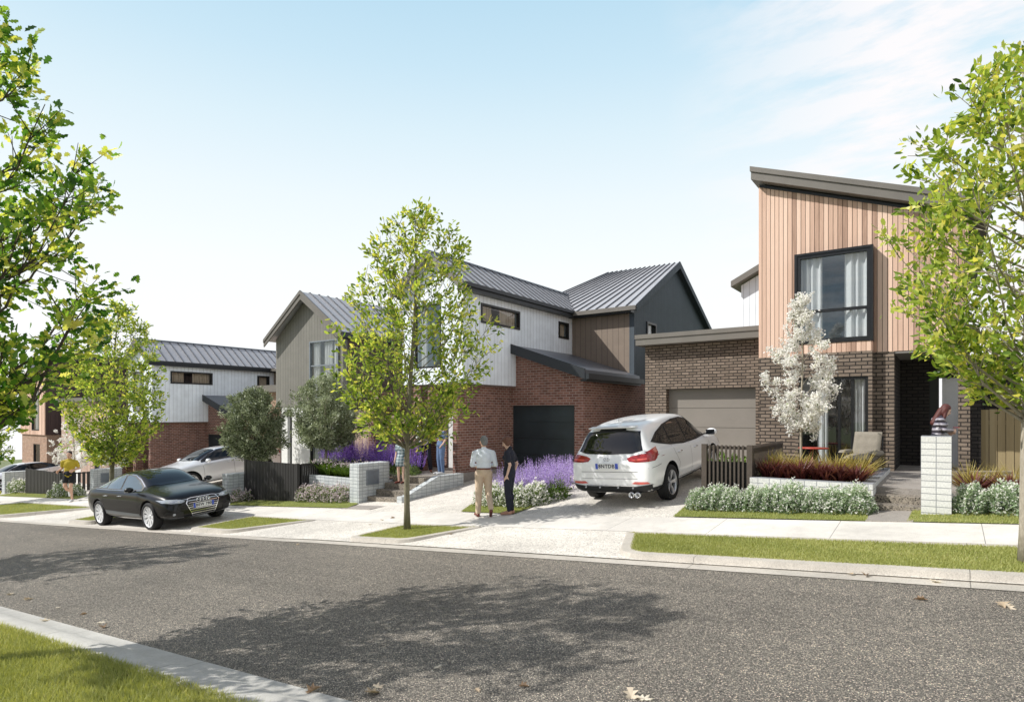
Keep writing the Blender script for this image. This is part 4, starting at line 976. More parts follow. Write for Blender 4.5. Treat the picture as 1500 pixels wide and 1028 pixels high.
row('p','pink_flowered_shrub',PP,line(-16.5,12.05,-14.62,12.1,6,lambda x,y:H(x,y)),lambda i,n:f'{ORD[i]} pink and white shrub from the left, below the grey block planter','flower bush','pink and white shrubs below the grey block planter')
row('p','pink_flowered_shrub',PP,[(-19.95+.0,12.0,H(-19.9,12)-.0,0.01)][:0]+[(-19.5,11.55,H(-19.5,11.6),.95),(-19.3,11.75,H(-19.3,11.7),.9)],lambda i,n:['left','right'][i]+' pink flowering shrub between the short block wall and the black slatted fence','flower bush','pink shrubs beside the black slatted fence')
row('g','dark_green_bush',mkproto(1,.4,.55,1500,0,.06,.03,M['leaf_shrub'],None),[(-13.75,13.75,-2.2,1.0)],lambda i,n:'dark green bush behind the grey block letterbox wall by the steps','bush',None)
PG=mkproto(2,.34,.55,900,420,.07,.06,M['leaf_shrub'],M['flower_w'])
row('c','pale_flowering_shrub',PG,[(-42.2,11.9,-4.32,1.1),(-41.3,11.9,-4.27,1.15),(-34.7,11.5,-4.0,1.2),(-34.0,11.5,-3.92,1.2),(-33.2,11.6,-3.9,1.1)],lambda i,n:f'pale flowering shrub, {ORD[i]} from the left beside the far slatted fence','shrub','pale shrubs at the far slatted fence')
row('s','golden_grass_tuft',[[('leaves',tuft_mesh('leaves',500,.8,.03,M['straw'],.6,.5,.5))]],[(-31.5,14.0,-3.5,1.1),(-30.3,14.0,-3.5,1.1)],lambda i,n:['left','right'][i]+' patch of golden grass behind the roof of the black sedan','ornamental grass','golden grass behind the black sedan')
# ================================================================== armchair and small table on the porch side terrace
def armchair():
    T=thing('armchair','beige tufted outdoor armchair in front of the tall window of the timber house','armchair',(-1.62,15.0,-1.27)); T.rotation_euler[2]=0
    fab=plain('beige_cushion',(.24,.215,.175),.9,0,var=.1,scale=30,bump=.2,bscale=200)
    def cushion(name,c,sx,sy,sz,rot):
        b=MB(); n=12; vs=[]
        for sgn in (-1,1):
            for i in range(n+1):
                for j in range(n+1):
                    u=i/n*2-1; v=j/n*2-1
                    edge=max(0,(1-abs(u)**5))*max(0,(1-abs(v)**5)); tuft=sum(math.exp(-((u-a)**2+(v-b_)**2)/.02) for a in (-.45,.15,.6) for b_ in (-.4,.4))
                    vs.append((u*sx*(.96+.04*edge),v*sy*(.96+.04*edge),sgn*sz*(.45*edge**.35+.55*edge**.5-.45*tuft*edge)))
        m=(n+1)**2; fs=[]
        for sgn in (0,1):
            for i in range(n):
                for j in range(n):
                    a=sgn*m+i*(n+1)+j; q=(a,a+n+1,a+n+2,a+1); fs.append(q if sgn else q[::-1])
        Mx=Matrix.Translation(c)@Euler(rot).to_matrix().to_4x4()
        b.add([tuple(Mx@Vector(p)) for p in vs],fs); return b.build(name,fab,T,smooth=True,local=True)
    cushion('seat_cushion',(0,-.03,.40),.34,.36,.09,(.08,0,0)); cushion('backrest_cushion',(.02,.30,.72),.34,.36,.09,(1.25,0,.0))
    cushion('arm_cushion',(-.36,-.02,.52),.08,.33,.07,(0,0,0)); cushion('arm_cushion',(.36,-.02,.52),.08,.33,.07,(0,0,0))
    b=MB()
    for sx in (-1,1):
        b.tube([(sx*.37,-.32,0),(sx*.37,-.34,.5),(sx*.37,.3,.5),(sx*.37,.40,.95)],.014,6); b.tube([(sx*.37,.3,.5),(sx*.37,.42,0)],.014,6)
    b.tube([(-.37,-.33,.3),(.37,-.33,.3)],.014,6); b.tube([(-.37,.4,.92),(.37,.4,.92)],.014,6)
    b.build('frame',M['frame'],T,local=True)
    T.rotation_euler=(0,0,-.25); T.scale=(.84,.84,.84); T.location=(-1.50,15.1,-1.27)
armchair()
T=thing('side_table','small red round side table behind the blossom tree trunk','table',(-2.4,14.9,-1.27))
red=plain('red_paint',(.36,.05,.03),.4)
b=MB(); b.lathe([(0,.50),(.30,.50),(.31,.515),(.30,.53),(0,.53)],28); b.build('table_top',red,T,True,local=True)
for a in range(3):
    b=MB(); x,y=math.cos(a*2.09+.5),math.sin(a*2.09+.5); b.tube([(x*.06,y*.06,.5),(x*.24,y*.24,0)],.012,6); b.build('leg',red,T,local=True)
# ================================================================== cars
def carpaint(name,c,metal=0,rough=.25,coat=1):
    m,nt,b=newmat(name); b.inputs['Base Color'].default_value=col4(c); b.inputs['Metallic'].default_value=metal; b.inputs['Roughness'].default_value=rough
    b.inputs['Coat Weight'].default_value=coat; b.inputs['Coat Roughness'].default_value=.02; return m
def simple(name,c,rough=.4,metal=0,emit=None,coat=0):
    m,nt,b=newmat(name); b.inputs['Base Color'].default_value=col4(c); b.inputs['Roughness'].default_value=rough; b.inputs['Metallic'].default_value=metal; b.inputs['Coat Weight'].default_value=coat
    return m
MW=carpaint('white_car_paint',(.92,.93,.93),0,.25,.6); MK=carpaint('black_car_paint',(.004,.004,.004),0,.3,.5); MK.node_tree.nodes['Principled BSDF'].inputs['Specular IOR Level'].default_value=.2; MS=carpaint('silver_car_paint',(.74,.75,.77),.25,.35)
MT=simple('tyre_rubber',(.014,.014,.015),.8); MPL=simple('black_plastic',(.012,.012,.013),.55); MCH=simple('chrome',(.75,.76,.78),.12,1)
MAL=simple('alloy',(.62,.63,.65),.3,.6); MGL=simple('car_glass',(.006,.008,.01),.03,0,coat=.4); MGL2=simple('car_glass_tinted_light',(.10,.135,.15),.04,0,coat=1)
MRD=simple('red_lamp',(.30,.012,.012),.12,0,coat=1); MRD2=simple('red_lamp_bright',(.65,.10,.08),.15,0,coat=1); MLT=simple('clear_lamp',(.42,.46,.50),.12,.2,coat=1)
MBL=simple('plate_blue',(.05,.10,.50),.4); MPW=simple('plate_white',(.80,.81,.80),.5); MTX=simple('plate_text',(.03,.03,.05),.5); MIN=simple('arch_black',(.006,.006,.006),.9)
def ring_section(st):
    x,zlo,zb,zt,wm,wg,wr=st; zm=zlo+(zb-zlo)*.52
    green=zt-zb>.2
    h=[(0,zlo),(wm-.16,zlo),(wm-.03,zlo+.09),(wm,zm),(wm-.012,zb-.13),(wm-.05 if green else wm-.07,zb),(wg if green else min(wg,wm-.12),zb+.03 if green else zb+(zt-zb)*.55)]
    h+= [(wr,zt-.05) if green else (wr,zt-.012),(wr*.72,zt-.005 if green else zt-.003),(0,zt+.012)]
    return [(x,y,z) for y,z in h]
def patch(bvh,poly,axis,off,mat,name,parent,frm=1,step=.05,smooth=True,pos=None):
    """project a flat outline onto the bodywork. axis side:(x,z) frm=+-1 ; rear/front:(y,z); top:(x,y)"""
    bm=bmesh.new(); f=bm.faces.new([bm.verts.new((a,b,0)) for a,b in poly]); bmesh.ops.triangulate(bm,faces=[f])
    xs=[p[0] for p in poly]; ys=[p[1] for p in poly]
    for ax,lo,hi in ((0,min(xs),max(xs)),(1,min(ys),max(ys))):
        c=lo+step
        while c<hi-1e-4:
            no=(1,0,0) if ax==0 else (0,1,0); co=(c,0,0) if ax==0 else (0,c,0)
            bmesh.ops.bisect_plane(bm,geom=bm.verts[:]+bm.edges[:]+bm.faces[:],plane_co=co,plane_no=no); c+=step
    kill=[]
    for v in bm.verts:
        a,b=v.co.x,v.co.y
        if axis=='side': o,d=Vector((a,frm*4,b)),Vector((0,-frm,0))
        elif axis=='end': o,d=Vector((frm*5,a,b)),Vector((-frm,0,0))
        else: o,d=Vector((a,b,5)),Vector((0,0,-1))
        loc,nr,_,_=bvh.ray_cast(o,d)
        if loc is None: kill.append(v); continue
        if nr.dot(d)>0: nr=-nr
        v.co=loc+nr*off*.6-d*off*.6
    if kill: bmesh.ops.delete(bm,geom=kill,context='VERTS')
    me=bpy.data.meshes.new(name); bm.to_mesh(me); bm.free(); me.materials.append(mat)
    if smooth: me.polygons.foreach_set('use_smooth',[True]*len(me.polygons))
    o=bpy.data.objects.new(name,me); COL.objects.link(o); o.parent=parent; return o
def ell(cx,cy,rx,ry,n=20,a0=0): return [(cx+rx*math.cos(a0+2*PI*i/n),cy+ry*math.sin(a0+2*PI*i/n)) for i in range(n)]
def text_mesh(s,size,mat,parent,Mx,name='plate_lettering',bold=0.0):
    c=bpy.data.curves.new(name,'FONT'); c.body=s; c.size=size; c.align_x='CENTER'; c.align_y='CENTER'; c.extrude=.001; c.offset=bold; c.space_character=1.1
    t=bpy.data.objects.new(name,c); COL.objects.link(t); dg=bpy.context.evaluated_depsgraph_get(); dg.update()
    me=bpy.data.meshes.new_from_object(t.evaluated_get(dg)); bpy.data.objects.remove(t); me.transform(Mx); me.materials.clear(); me.materials.append(mat)
    o=bpy.data.objects.new(name,me); COL.objects.link(o); o.parent=parent; return o
def wheel(parent,x,y,r,w,side,spokes,rim_mat,rimf=.68,double=False):
    """axle along y; side=+-1 outward"""
    Mx=Matrix.Translation((x,y,r))@Matrix.Rotation(-side*PI/2,4,'X')
    rr=r*rimf
    b=MB(); b.lathe([(rr,-w/2+.01),(r*.93,-w/2),(r,-w/2+.03),(r,w/2-.03),(r*.93,w/2),(rr+.012,w/2-.004),(rr,w/2-.015)],36,Mx)
    t=b.build('wheel',MT,parent,True,local=True)
    b=MB(); b.lathe([(rr,w/2-.01),(rr*.95,w/2-.012),(rr*.92,w/2-.05),(rr*.90,-w/2+.02)],36,Mx); b.build('rim_barrel',rim_mat,t,True,local=True)
    b=MB(); b.lathe([(0,w/2-.11),(rr*.93,w/2-.11)],24,Mx); b.build('brake_disc',MIN,t,local=True)
    b=MB()
    for k in range(spokes):
        for dd in ((-.10,.10) if double else (0,)):
            a=2*PI*k/spokes+dd; c,s_=math.cos(a),math.sin(a); ww=.020 if double else .032; w2=.014 if double else .02
            p=[]
            for (q,zz) in ((rr*.12,w/2-.055),(rr*.93,w/2-.022)):
                wd=w2 if q<rr*.5 else ww
                for (sx,dz) in ((-wd,0),(wd,0),(wd,-.03),(-wd,-.03)): p.append(tuple(Mx@Vector((c*q-s_*sx,s_*q+c*sx,zz+dz))))
            b.add(p,[(0,1,5,4),(1,2,6,5),(2,3,7,6),(3,0,4,7),(0,3,2,1),(4,5,6,7)])
    b.lathe([(0,w/2-.03),(rr*.15,w/2-.035),(rr*.17,w/2-.07)],16,Mx)
    b.build('spokes',rim_mat,t,local=True)
    return t
def car_body(T,stations,paint,axles,r,arch,ww):
    b=MB(); secs=[]
    for st in stations:
        h=ring_section(st); ring=h+[(x,-y,z) for x,y,z in h[-2:0:-1]]; secs.append(ring)
    n=len(secs[0]); 
    for rg in secs: b.v+=rg
    for i in range(len(secs)-1):
        for k in range(n): b.f.append((i*n+k,i*n+(k+1)%n,(i+1)*n+(k+1)%n,(i+1)*n+k)); b.m.append(0)
    b.f.append(tuple(range(n))[::-1]); b.m.append(0); e=(len(secs)-1)*n; b.f.append(tuple(e+k for k in range(n))); b.m.append(0)
    o=b.build('body',[paint,MIN],T,True,local=True)
    bm=bmesh.new(); bm.from_mesh(o.data); bmesh.ops.recalc_face_normals(bm,faces=bm.faces[:]); bm.to_mesh(o.data); bm.free()
    md=o.modifiers.new('s','SUBSURF'); md.levels=3; md.render_levels=3
    bake(o)
    bm=bmesh.new(); bm.from_mesh(o.data); bvh=BVHTree.FromBMesh(bm); bm.free()
    # wheel arches
    cut=MB()
    for ax in axles:
        for s in (-1,1):
            Mx=Matrix.Translation((ax,s*ww,r+.01))@Matrix.Rotation(PI/2,4,'X'); bb=len(cut.v)
            nn=40
            for z in (-.2,.2):
                for k in range(nn):
                    a=2*PI*k/nn; cut.v.append(tuple(Mx@Vector((arch*math.cos(a),arch*math.sin(a),z))))
            for k in range(nn): cut.f.append((bb+k,bb+(k+1)%nn,bb+nn+(k+1)%nn,bb+nn+k)); cut.m.append(0)
            cut.f.append(tuple(bb+k for k in range(nn))[::-1]); cut.m.append(0); cut.f.append(tuple(bb+nn+k for k in range(nn))); cut.m.append(0)
    co=cut.build('cutter',MIN,None,local=True)
    bm=bmesh.new(); bm.from_mesh(co.data); bmesh.ops.recalc_face_normals(bm,faces=bm.faces[:]); bm.to_mesh(co.data); bm.free()
    T.location,keep=(0,0,0),Vector(T.location)
    md=o.modifiers.new('b','BOOLEAN'); md.operation='DIFFERENCE'; md.object=co; md.solver='EXACT'
    try: md.material_mode='TRANSFER'
    except Exception: pass
    bake(o); bpy.data.objects.remove(co); T.location=keep
    return o,bvh
def ground_car(T,x,y,hd,wb,tr,scale):
    f=Vector((math.cos(hd),math.sin(hd))); l=Vector((-f.y,f.x)); a=wb*scale; b_=tr*scale; P0=Vector((x,y))
    q={}
    for i in (-1,1):
        for k in (-1,1):
            p=P0+f*a*i+l*b_*k; q[(i,k)]=Vector((p.x,p.y,max(H(p.x,p.y),R(p.x)+.003)))
    X=((q[(1,1)]+q[(1,-1)])-(q[(-1,1)]+q[(-1,-1)])).normalized(); Y=((q[(1,1)]+q[(-1,1)])-(q[(1,-1)]+q[(-1,-1)])).normalized(); Z=X.cross(Y).normalized(); Y=Z.cross(X)
    c=sum(q.values(),Vector())/4
    T.scale=(scale,)*3; T.location=c; T.rotation_euler=Matrix((X,Y,Z)).transposed().to_euler()

def suv():
    gz0=-2.0
    T=thing('parked_car','white car parked nose in on the driveway, seen from behind with red tail lamps','car',(-5.79,14.60,-1.93))
    st=[(-2.36,.44,.80,.88,.70,.6,.5),(-2.31,.33,.96,1.02,.85,.76,.64),(-2.22,.29,1.04,1.14,.905,.80,.67),(-2.08,.27,1.08,1.44,.925,.80,.63),(-1.98,.27,1.10,1.60,.93,.80,.62),(-1.5,.26,1.09,1.675,.94,.80,.62),(-.8,.25,1.06,1.70,.94,.80,.62),(0,.25,1.03,1.69,.94,.80,.62),(.45,.25,1.02,1.64,.94,.80,.61),(.8,.25,1.01,1.51,.94,.80,.60),(1.2,.25,1.0,1.24,.94,.79,.62),(1.42,.26,.99,1.07,.935,.78,.62),(1.9,.27,.94,1.01,.93,.76,.6),(2.15,.30,.85,.93,.88,.72,.56),(2.30,.34,.74,.80,.77,.62,.46),(2.36,.44,.62,.68,.6,.5,.38)]
    r=.365; ax=(-1.36,1.36)
    body,bvh=car_body(T,st,MW,ax,r,.435,.90)
    dlo=[(-1.90,1.27),(-1.5,1.42),(-1.0,1.535),(-.4,1.59),(.15,1.585),(.55,1.50),(.95,1.29),(1.28,1.09),(1.2,1.045),(.4,1.03),(-.4,1.045),(-1.1,1.11),(-1.6,1.2)]
    for s in (-1,1):
        patch(bvh,dlo,'side',.004,MPL,'window_trim',body,s)
        patch(bvh,[(-1.78,1.27),(-1.5,1.375),(-1.12,1.475),(-1.05,1.45),(-1.02,1.15),(-1.1,1.14),(-1.55,1.22)],'side',.008,MGL,'quarter_window',T,s)
        patch(bvh,[(-.96,1.14),(-.98,1.45),(-.9,1.515),(-.4,1.56),(-.16,1.56),(-.13,1.075),(-.4,1.075)],'side',.008,MGL,'side_window',T,s)
        patch(bvh,[(-.06,1.07),(-.09,1.555),(.13,1.55),(.5,1.465),(.9,1.26),(1.14,1.095),(1.1,1.075),(.4,1.065)],'side',.008,MGL,'side_window',T,s)
        patch(bvh,[(-2.6,.24),(-2.6,.43),(-1.75,.40),(-1.75,.24)],'side',.006,MPL,'lower_cladding',T,s)
        patch(bvh,[(-.93,.24),(-.93,.36),(.95,.36),(.95,.24)],'side',.006,MPL,'lower_cladding',T,s)
        # shut lines
        for line_ in ([(-.98,.40),(-.13,.38),(-.11,1.03)],[(-.12,.38),(.95,.42),(1.12,.75),(1.16,1.02)],[(-.98,.40),(-.86,.7),(-1.05,.95),(-1.08,1.1)],[(-2.3,.80),(-1.86,.83)]):
            for p,q in zip(line_[:-1],line_[1:]):
                d=Vector((q[0]-p[0],q[1]-p[1])).normalized(); nn=Vector((-d.y,d.x))*.004
                patch(bvh,[(p[0]-nn.x,p[1]-nn.y),(q[0]-nn.x,q[1]-nn.y),(q[0]+nn.x,q[1]+nn.y),(p[0]+nn.x,p[1]+nn.y)],'side',.003,MPL,'shut_line',body,s,.08)
        for hx,hz in ((-.82,.93),(.16,.90)):
            b=MB(); b.tube([(hx-.10,s*.915,hz),(hx-.07,s*.958,hz+.005),(hx+.07,s*.958,hz+.005),(hx+.10,s*.915,hz)],.014,8); b.build('door_handle',MCH,T,True,local=True)
        # tail lamp : rear part + wrap part
        patch(bvh,[(s*.40,1.0),(s*.50,1.045),(s*.66,1.07),(s*.90,1.10),(s*.93,1.02),(s*.90,.93),(s*.6,.925),(s*.45,.94)],'end',.007,MRD,'tail_lamp',T,-1)
        patch(bvh,[(-2.35,.93),(-2.35,1.08),(-2.0,1.15),(-1.80,1.17),(-1.88,1.08),(-2.02,.97),(-2.12,.93)],'side',.007,MRD,'tail_lamp',T,s)
        patch(bvh,[(s*.48,.975),(s*.60,.99),(s*.80,1.0),(s*.80,.97),(s*.6,.955)],'end',.011,MRD2,'lamp_strip',T,-1)
        patch(bvh,[(s*.48,.505),(s*.55,.545),(s*.80,.54),(s*.84,.50),(s*.62,.49)],'end',.008,MRD2,'reflector',T,-1)
        # mirror
        b=MB(); Mx=Matrix.Translation((.98,s*1.05,1.13)); b.lathe([(0,-.075),(.05,-.07),(.08,-.03),(.085,.02),(.06,.07),(0,.085)],14,Mx@Matrix.Scale(1.55,4,(0,1,0))@Matrix.Rotation(PI/2,4,'Y')); mo=b.build('mirror',MW,T,True,local=True)
        b=MB(); b.box(.955,.99,min(s*.86,s*.98),max(s*.86,s*.98),1.07,1.10); b.build('mirror_arm',MPL,mo,local=True)
        b=MB(); y0,y1=sorted((s*.95,s*1.15)); b.quad((.898,y0,1.075),(.898,y1,1.075),(.898,y1,1.19),(.898,y0,1.19)); b.build('mirror_glass',MGL,mo,local=True)
    # rear glass, bumper, plate
    patch(bvh,[(-.70,1.14),(-.66,1.24),(-.585,1.50),(-.30,1.53),(.30,1.53),(.585,1.50),(.66,1.24),(.70,1.14),(.5,1.09),(0,1.075),(-.5,1.09)],'end',.006,MGL,'rear_window',T,-1)
    patch(bvh,[(-.30,1.525),(.3,1.525),(.28,1.575),(-.28,1.575)],'end',.008,MPL,'brake_lamp',T,-1)
    b=MB(); b.prism([(-2.09,-.50,1.60),(-1.92,-.52,1.62),(-1.92,-.52,1.58),(-2.07,-.50,1.575)],(0,1.02,0)); b.build('roof_spoiler',MW,T,local=True,bevel=.008)
    patch(bvh,[(-.90,.22),(-.90,.44),(-.86,.49),(-.55,.45),(.55,.45),(.86,.49),(.90,.44),(.90,.22)],'end',.012,MPL,'rear_bumper',T,-1)
    patch(bvh,[(-.52,.455),(.52,.455),(.52,.475),(-.52,.475)],'end',.010,MCH,'bumper_trim',T,-1)
    patch(bvh,[(-.62,.735),(.62,.735),(.62,.742),(-.62,.742)],'end',.004,MPL,'shut_line',body,-1)
    patch(bvh,[(-.60,.60),(.60,.60),(.62,.606),(-.62,.606)],'end',.004,MPL,'shut_line',body,-1)
    for y in (-.52,-.2,.2,.52):
        b=MB(); b.lathe([(0,0),(.018,0),(.018,.02)],10,Matrix.Translation((-2.39,y,.43))@Matrix.Rotation(-PI/2,4,'Y')); b.build('sensor',MAL,T,local=True)
    for y in (-.47,-.60):
        b=MB(); Mx=Matrix.Translation((-2.36,y,.29))@Matrix.Rotation(-PI/2,4,'Y'); b.lathe([(.035,-.1),(.052,-.1),(.055,.05),(.047,.05),(.040,-.1)],18,Mx); b.build('exhaust',MCH,T,True,local=True)
    px=-2.375
    b=MB(); b.box(px-.012,px+.03,-.23,.27,.80,.91); pl=b.build('number_plate',MPW,T,local=True)
    for y0,y1 in ((.215,.27),(-.23,-.165)):
        b=MB(); b.box(px-.014,px-.0125,y0,y1,.80,.91); b.build('plate_band',MBL,pl,local=True)
    # rear faces -x ; reading direction: viewed from behind, right side of the viewer is -y
    Mx=Matrix.Translation((px-.015,.025,.855))@Matrix(((0,0,-1,0),(-1,0,0,0),(0,1,0,0),(0,0,0,1)))
    text_mesh('8NTDB',.105,MTX,pl,Mx,bold=.002)
    # emblem ellipse with slanted bar letter
    b=MB(); cz=.985; ex=-2.325
    b.tube([(ex-.01,.04+.065*math.cos(a),cz+.038*math.sin(a)) for a in [2*PI*i/24 for i in range(25)]],.006,6)
    for dy in (-.025,.025): b.tube([(ex-.01,.04+dy+.008,cz-.026),(ex-.01,.04+dy-.008,cz+.026)],.006,5)
    b.tube([(ex-.01,.04-.025,cz-.004),(ex-.01,.04+.025,cz+.004)],.005,5); b.build('badge',MCH,T,True,local=True)
    b=MB(); b.tube([(-2.27,.12,1.125),(-2.24,.30,1.15),(-2.20,.52,1.19)],.010,6); b.tube([(-2.25,-.05,1.12),(-2.25,.12,1.13)],.016,6); b.build('wiper',MPL,T,True,local=True)
    b=MB(); b.prism([(-1.75,-.012,1.685),(-1.55,-.012,1.69),(-1.72,-.012,1.75)],(0,.024,0)); b.build('aerial',MW,T,local=True)
    # front details
    patch(bvh,[(.45,-.58),(.46,.58),(1.12,.66),(1.15,.4),(1.15,-.4),(1.12,-.66)],'top',.006,MGL,'windscreen',T)
    for s in (-1,1): patch(bvh,[(s*.48,.78),(s*.85,.86),(s*.9,.74),(s*.55,.68)],'end',.007,MLT,'headlight',T,1)
    for x in ax:
        for s in (-1,1): wheel(T,x,s*(.945-.13),r,.24,s,5,MAL,.70,True)
    ground_car(T,-5.84,14.42,PI/2,1.36,.82,1.06)
    return T
suv()
def sedan(label,loc,rot,paint,plate,scale=1,glass=None,detail=True,pitch=0,lightrim=True,fast=False):
    T=thing('parked_car',label,'car',loc)
    st=[(-2.37,.42,.74,.80,.66,.56,.46),(-2.31,.31,.90,.95,.82,.72,.6),(-2.15,.27,.97,1.03,.88,.76,.62),(-1.85,.24,.985,1.06,.91,.77,.62),(-1.6,.22,.985,1.12,.915,.77,.60),(-1.15,.21,.975,1.31,.92,.77,.56),(-.75,.2,.965,1.40,.92,.77,.57),(-.25,.2,.95,1.43,.92,.77,.58),(.2,.2,.94,1.42,.92,.77,.58),(.55,.2,.93,1.34,.92,.77,.575),(.95,.2,.92,1.15,.92,.77,.60),(1.2,.21,.91,1.00,.915,.76,.60),(1.6,.22,.87,.95,.91,.74,.58),(2.0,.23,.80,.88,.88,.72,.55),(2.2,.24,.72,.80,.83,.68,.5),(2.33,.26,.62,.70,.74,.6,.44),(2.37,.34,.56,.6,.6,.5,.36)]
    if fast: st=[(x,a,b_,zt if zt-b_<.2 else b_+(zt-b_)*.94,d,e,f) for x,a,b_,zt,d,e,f in st]
    r=.345; ax=(-1.43,1.42)
    body,bvh=car_body(T,st,paint,ax,r,.395,.88)
    gl=glass or MGL
    dlo=[(-1.72,1.015),(-1.45,1.14),(-1.05,1.275),(-.6,1.335),(-.1,1.35),(.22,1.325),(.55,1.215),(.9,1.04),(.94,.975),(.4,.975),(-.8,.99)]
    for s in (-1,1):
        patch(bvh,[(a,z+(.018 if z>1.02 else -.012)) for a,z in dlo],'side',.004,MCH,'window_trim',body,s)
        patch(bvh,dlo,'side',.006,MPL,'window_surround',body,s)
        patch(bvh,[(-1.60,1.035),(-1.4,1.13),(-1.17,1.21),(-1.08,1.02)],'side',.009,gl,'quarter_window',T,s)
        patch(bvh,[(-1.02,1.015),(-1.10,1.235),(-.95,1.275),(-.55,1.32),(-.26,1.328),(-.24,1.0)],'side',.009,gl,'side_window',T,s)
        patch(bvh,[(-.16,.997),(-.17,1.328),(.0,1.325),(.22,1.30),(.5,1.205),(.82,1.045),(.84,.99)],'side',.009,gl,'side_window',T,s)
        for ln in ([(-1.0,.33),(-1.02,.5),(-1.1,.7),(-1.08,.98)],[(-.2,.3),(-.2,.95)],[(.95,.32),(.93,.6),(.94,.92)]):
            for p,q in zip(ln[:-1],ln[1:]):
                patch(bvh,[(p[0]-.004,p[1]),(q[0]-.004,q[1]),(q[0]+.004,q[1]),(p[0]+.004,p[1])],'side',.003,MPL,'shut_line',body,s,.08)
        for hx in (-.90,-.06):
            b=MB(); b.tube([(hx-.10,s*.885,.84),(hx-.07,s*.932,.845),(hx+.07,s*.932,.845),(hx+.10,s*.885,.84)],.012,8); b.build('door_handle',MCH,T,True,local=True)
        patch(bvh,[(-.98,.26),(-.98,.285),(.98,.285),(.98,.26)],'side',.009,MCH,'sill_trim',T,s)
        patch(bvh,[(-.98,.36),(-.98,.46),(.95,.40),(.95,.33)],'side',.006,paint if not detail else simple('sill_sheen',(.16,.18,.19),.3,.4),'lower_door_band',T,s)  # grey band on the black doors: a reflection put into the colour
        b=MB(); b.lathe([(0,-.07),(.05,-.06),(.07,-.02),(.07,.03),(.045,.075),(0,.085)],14,Matrix.Translation((.80,s*1.02,1.02))@Matrix.Scale(1.5,4,(0,1,0))@Matrix.Rotation(PI/2,4,'Y')); mo=b.build('mirror',paint if paint!=MW else MPL,T,True,local=True)
        b=MB(); y0,y1=sorted((s*.93,s*1.11)); b.box(.76,.86,y0,y1,.975,.987); b.build('mirror_trim',MCH,mo,local=True)
        b=MB(); y0,y1=sorted((s*.86,s*.96)); b.box(.78,.83,y0,y1,.95,.99); b.build('mirror_arm',MPL,mo,local=True)
        # headlights: front + wrap
        patch(bvh,[(s*.42,.66),(s*.50,.715),(s*.72,.735),(s*.86,.75),(s*.84,.68),(s*.70,.645),(s*.52,.635)],'end',.008,MLT,'headlight',T,1)
        patch(bvh,[(2.32,.655),(2.32,.715),(2.18,.745),(2.06,.755),(2.12,.70),(2.2,.67)],'side',.008,MLT,'headlight',T,s)
        patch(bvh,[(s*.50,.655),(s*.6,.665),(s*.75,.675),(s*.75,.69),(s*.56,.685)],'end',.012,MCH,'lamp_inner',T,1)
        patch(bvh,[(s*.50,.30),(s*.50,.42),(s*.60,.46),(s*.82,.46),(s*.84,.36),(s*.74,.29)],'end',.006,MPL,'air_intake',T,1)
        patch(bvh,[(s*.48,.275),(s*.48,.29),(s*.84,.31),(s*.84,.295)],'end',.010,MCH,'intake_trim',T,1)
        patch(bvh,ell(s*.70,.385,.028,.028,12),'end',.012,MLT,'fog_lamp',T,1,.03)
        patch(bvh,[(s*.40,.80),(s*.44,.90),(s*.80,.93),(s*.82,.80)],'end',.008,MRD,'tail_lamp',T,-1)
        patch(bvh,[(-2.28,.80),(-2.28,.93),(-2.08,.95),(-2.12,.84)],'side',.008,MRD,'tail_lamp',T,s)
    patch(bvh,[(.30,-.53),(.34,0),(.30,.53),(.98,.66),(1.12,.4),(1.16,0),(1.12,-.4),(.98,-.66)],'top',.006,MGL,'windscreen',T)
    patch(bvh,[(-1.62,-.5),(-1.66,0),(-1.62,.5),(-1.05,.52),(-1.0,0),(-1.05,-.52)],'top',.006,gl,'rear_window',T)
    # grille
    hexg=[(-.40,.60),(-.34,.70),(-.26,.715),(.26,.715),(.34,.70),(.40,.60),(.27,.30),(-.27,.30)]
    patch(bvh,[(a*1.05,.51+(b_-.51)*1.06) for a,b_ in hexg],'end',.010,MCH,'grille_frame',T,1,.04)
    g=patch(bvh,hexg,'end',.014,MPL,'grille',T,1,.04)
    for i in range(7):
        z=.345+i*.052; w=.29+ (z-.30)*.36 if z<.6 else .36
        patch(bvh,[(-w,z-.006),(w,z-.006),(w,z+.006),(-w,z+.006)],'end',.020,MCH,'grille_bar',g,1,.06)
    fx=max(p[0] for p in [(2.37,)])
    b=MB(); b.box(fx+.0,fx+.03,-.26,.26,.47,.58); pl=b.build('number_plate',MPW,T,local=True)
    for y0,y1 in ((.205,.26),(-.26,-.205)):
        b=MB(); b.box(fx+.030,fx+.032,y0,y1,.47,.58); b.build('plate_band',MBL,pl,local=True)
    if plate:
        Mx=Matrix.Translation((fx+.033,0,.525))@Matrix(((0,0,1,0),(1,0,0,0),(0,1,0,0),(0,0,0,1)))
        text_mesh(plate,.095,MTX,pl,Mx,bold=.002)
    if detail:
        for i in range(4):
            b=MB(); y=-.117+.078*i; b.tube([(fx+.025,y+.05*math.cos(a),.655+.05*math.sin(a)) for a in [2*PI*k/20 for k in range(21)]],.008,6,cap=False); b.build('ring_badge',MCH,T,True,local=True)
        for y in (-.36,.36):       # front seats seen through the screen
            pass
    rim=simple('bright_alloy',(.78,.79,.80),.35,.25) if lightrim else MAL
    for x in ax:
        for s in (-1,1): wheel(T,x,s*(.92-.12),r,.23,s,10 if lightrim else 5,rim,.76,True)
    ground_car(T,loc[0],loc[1],rot[2],1.42,.8,scale)
    return T
sedan('black sedan with chrome grille and bright multi spoke wheels parked at the kerb',(-18.98,8.80,-3.20),(math.radians(-3.6)*0,-math.radians(4.0),0.0),MK,'BEW 780',1.08,glass=MGL2)
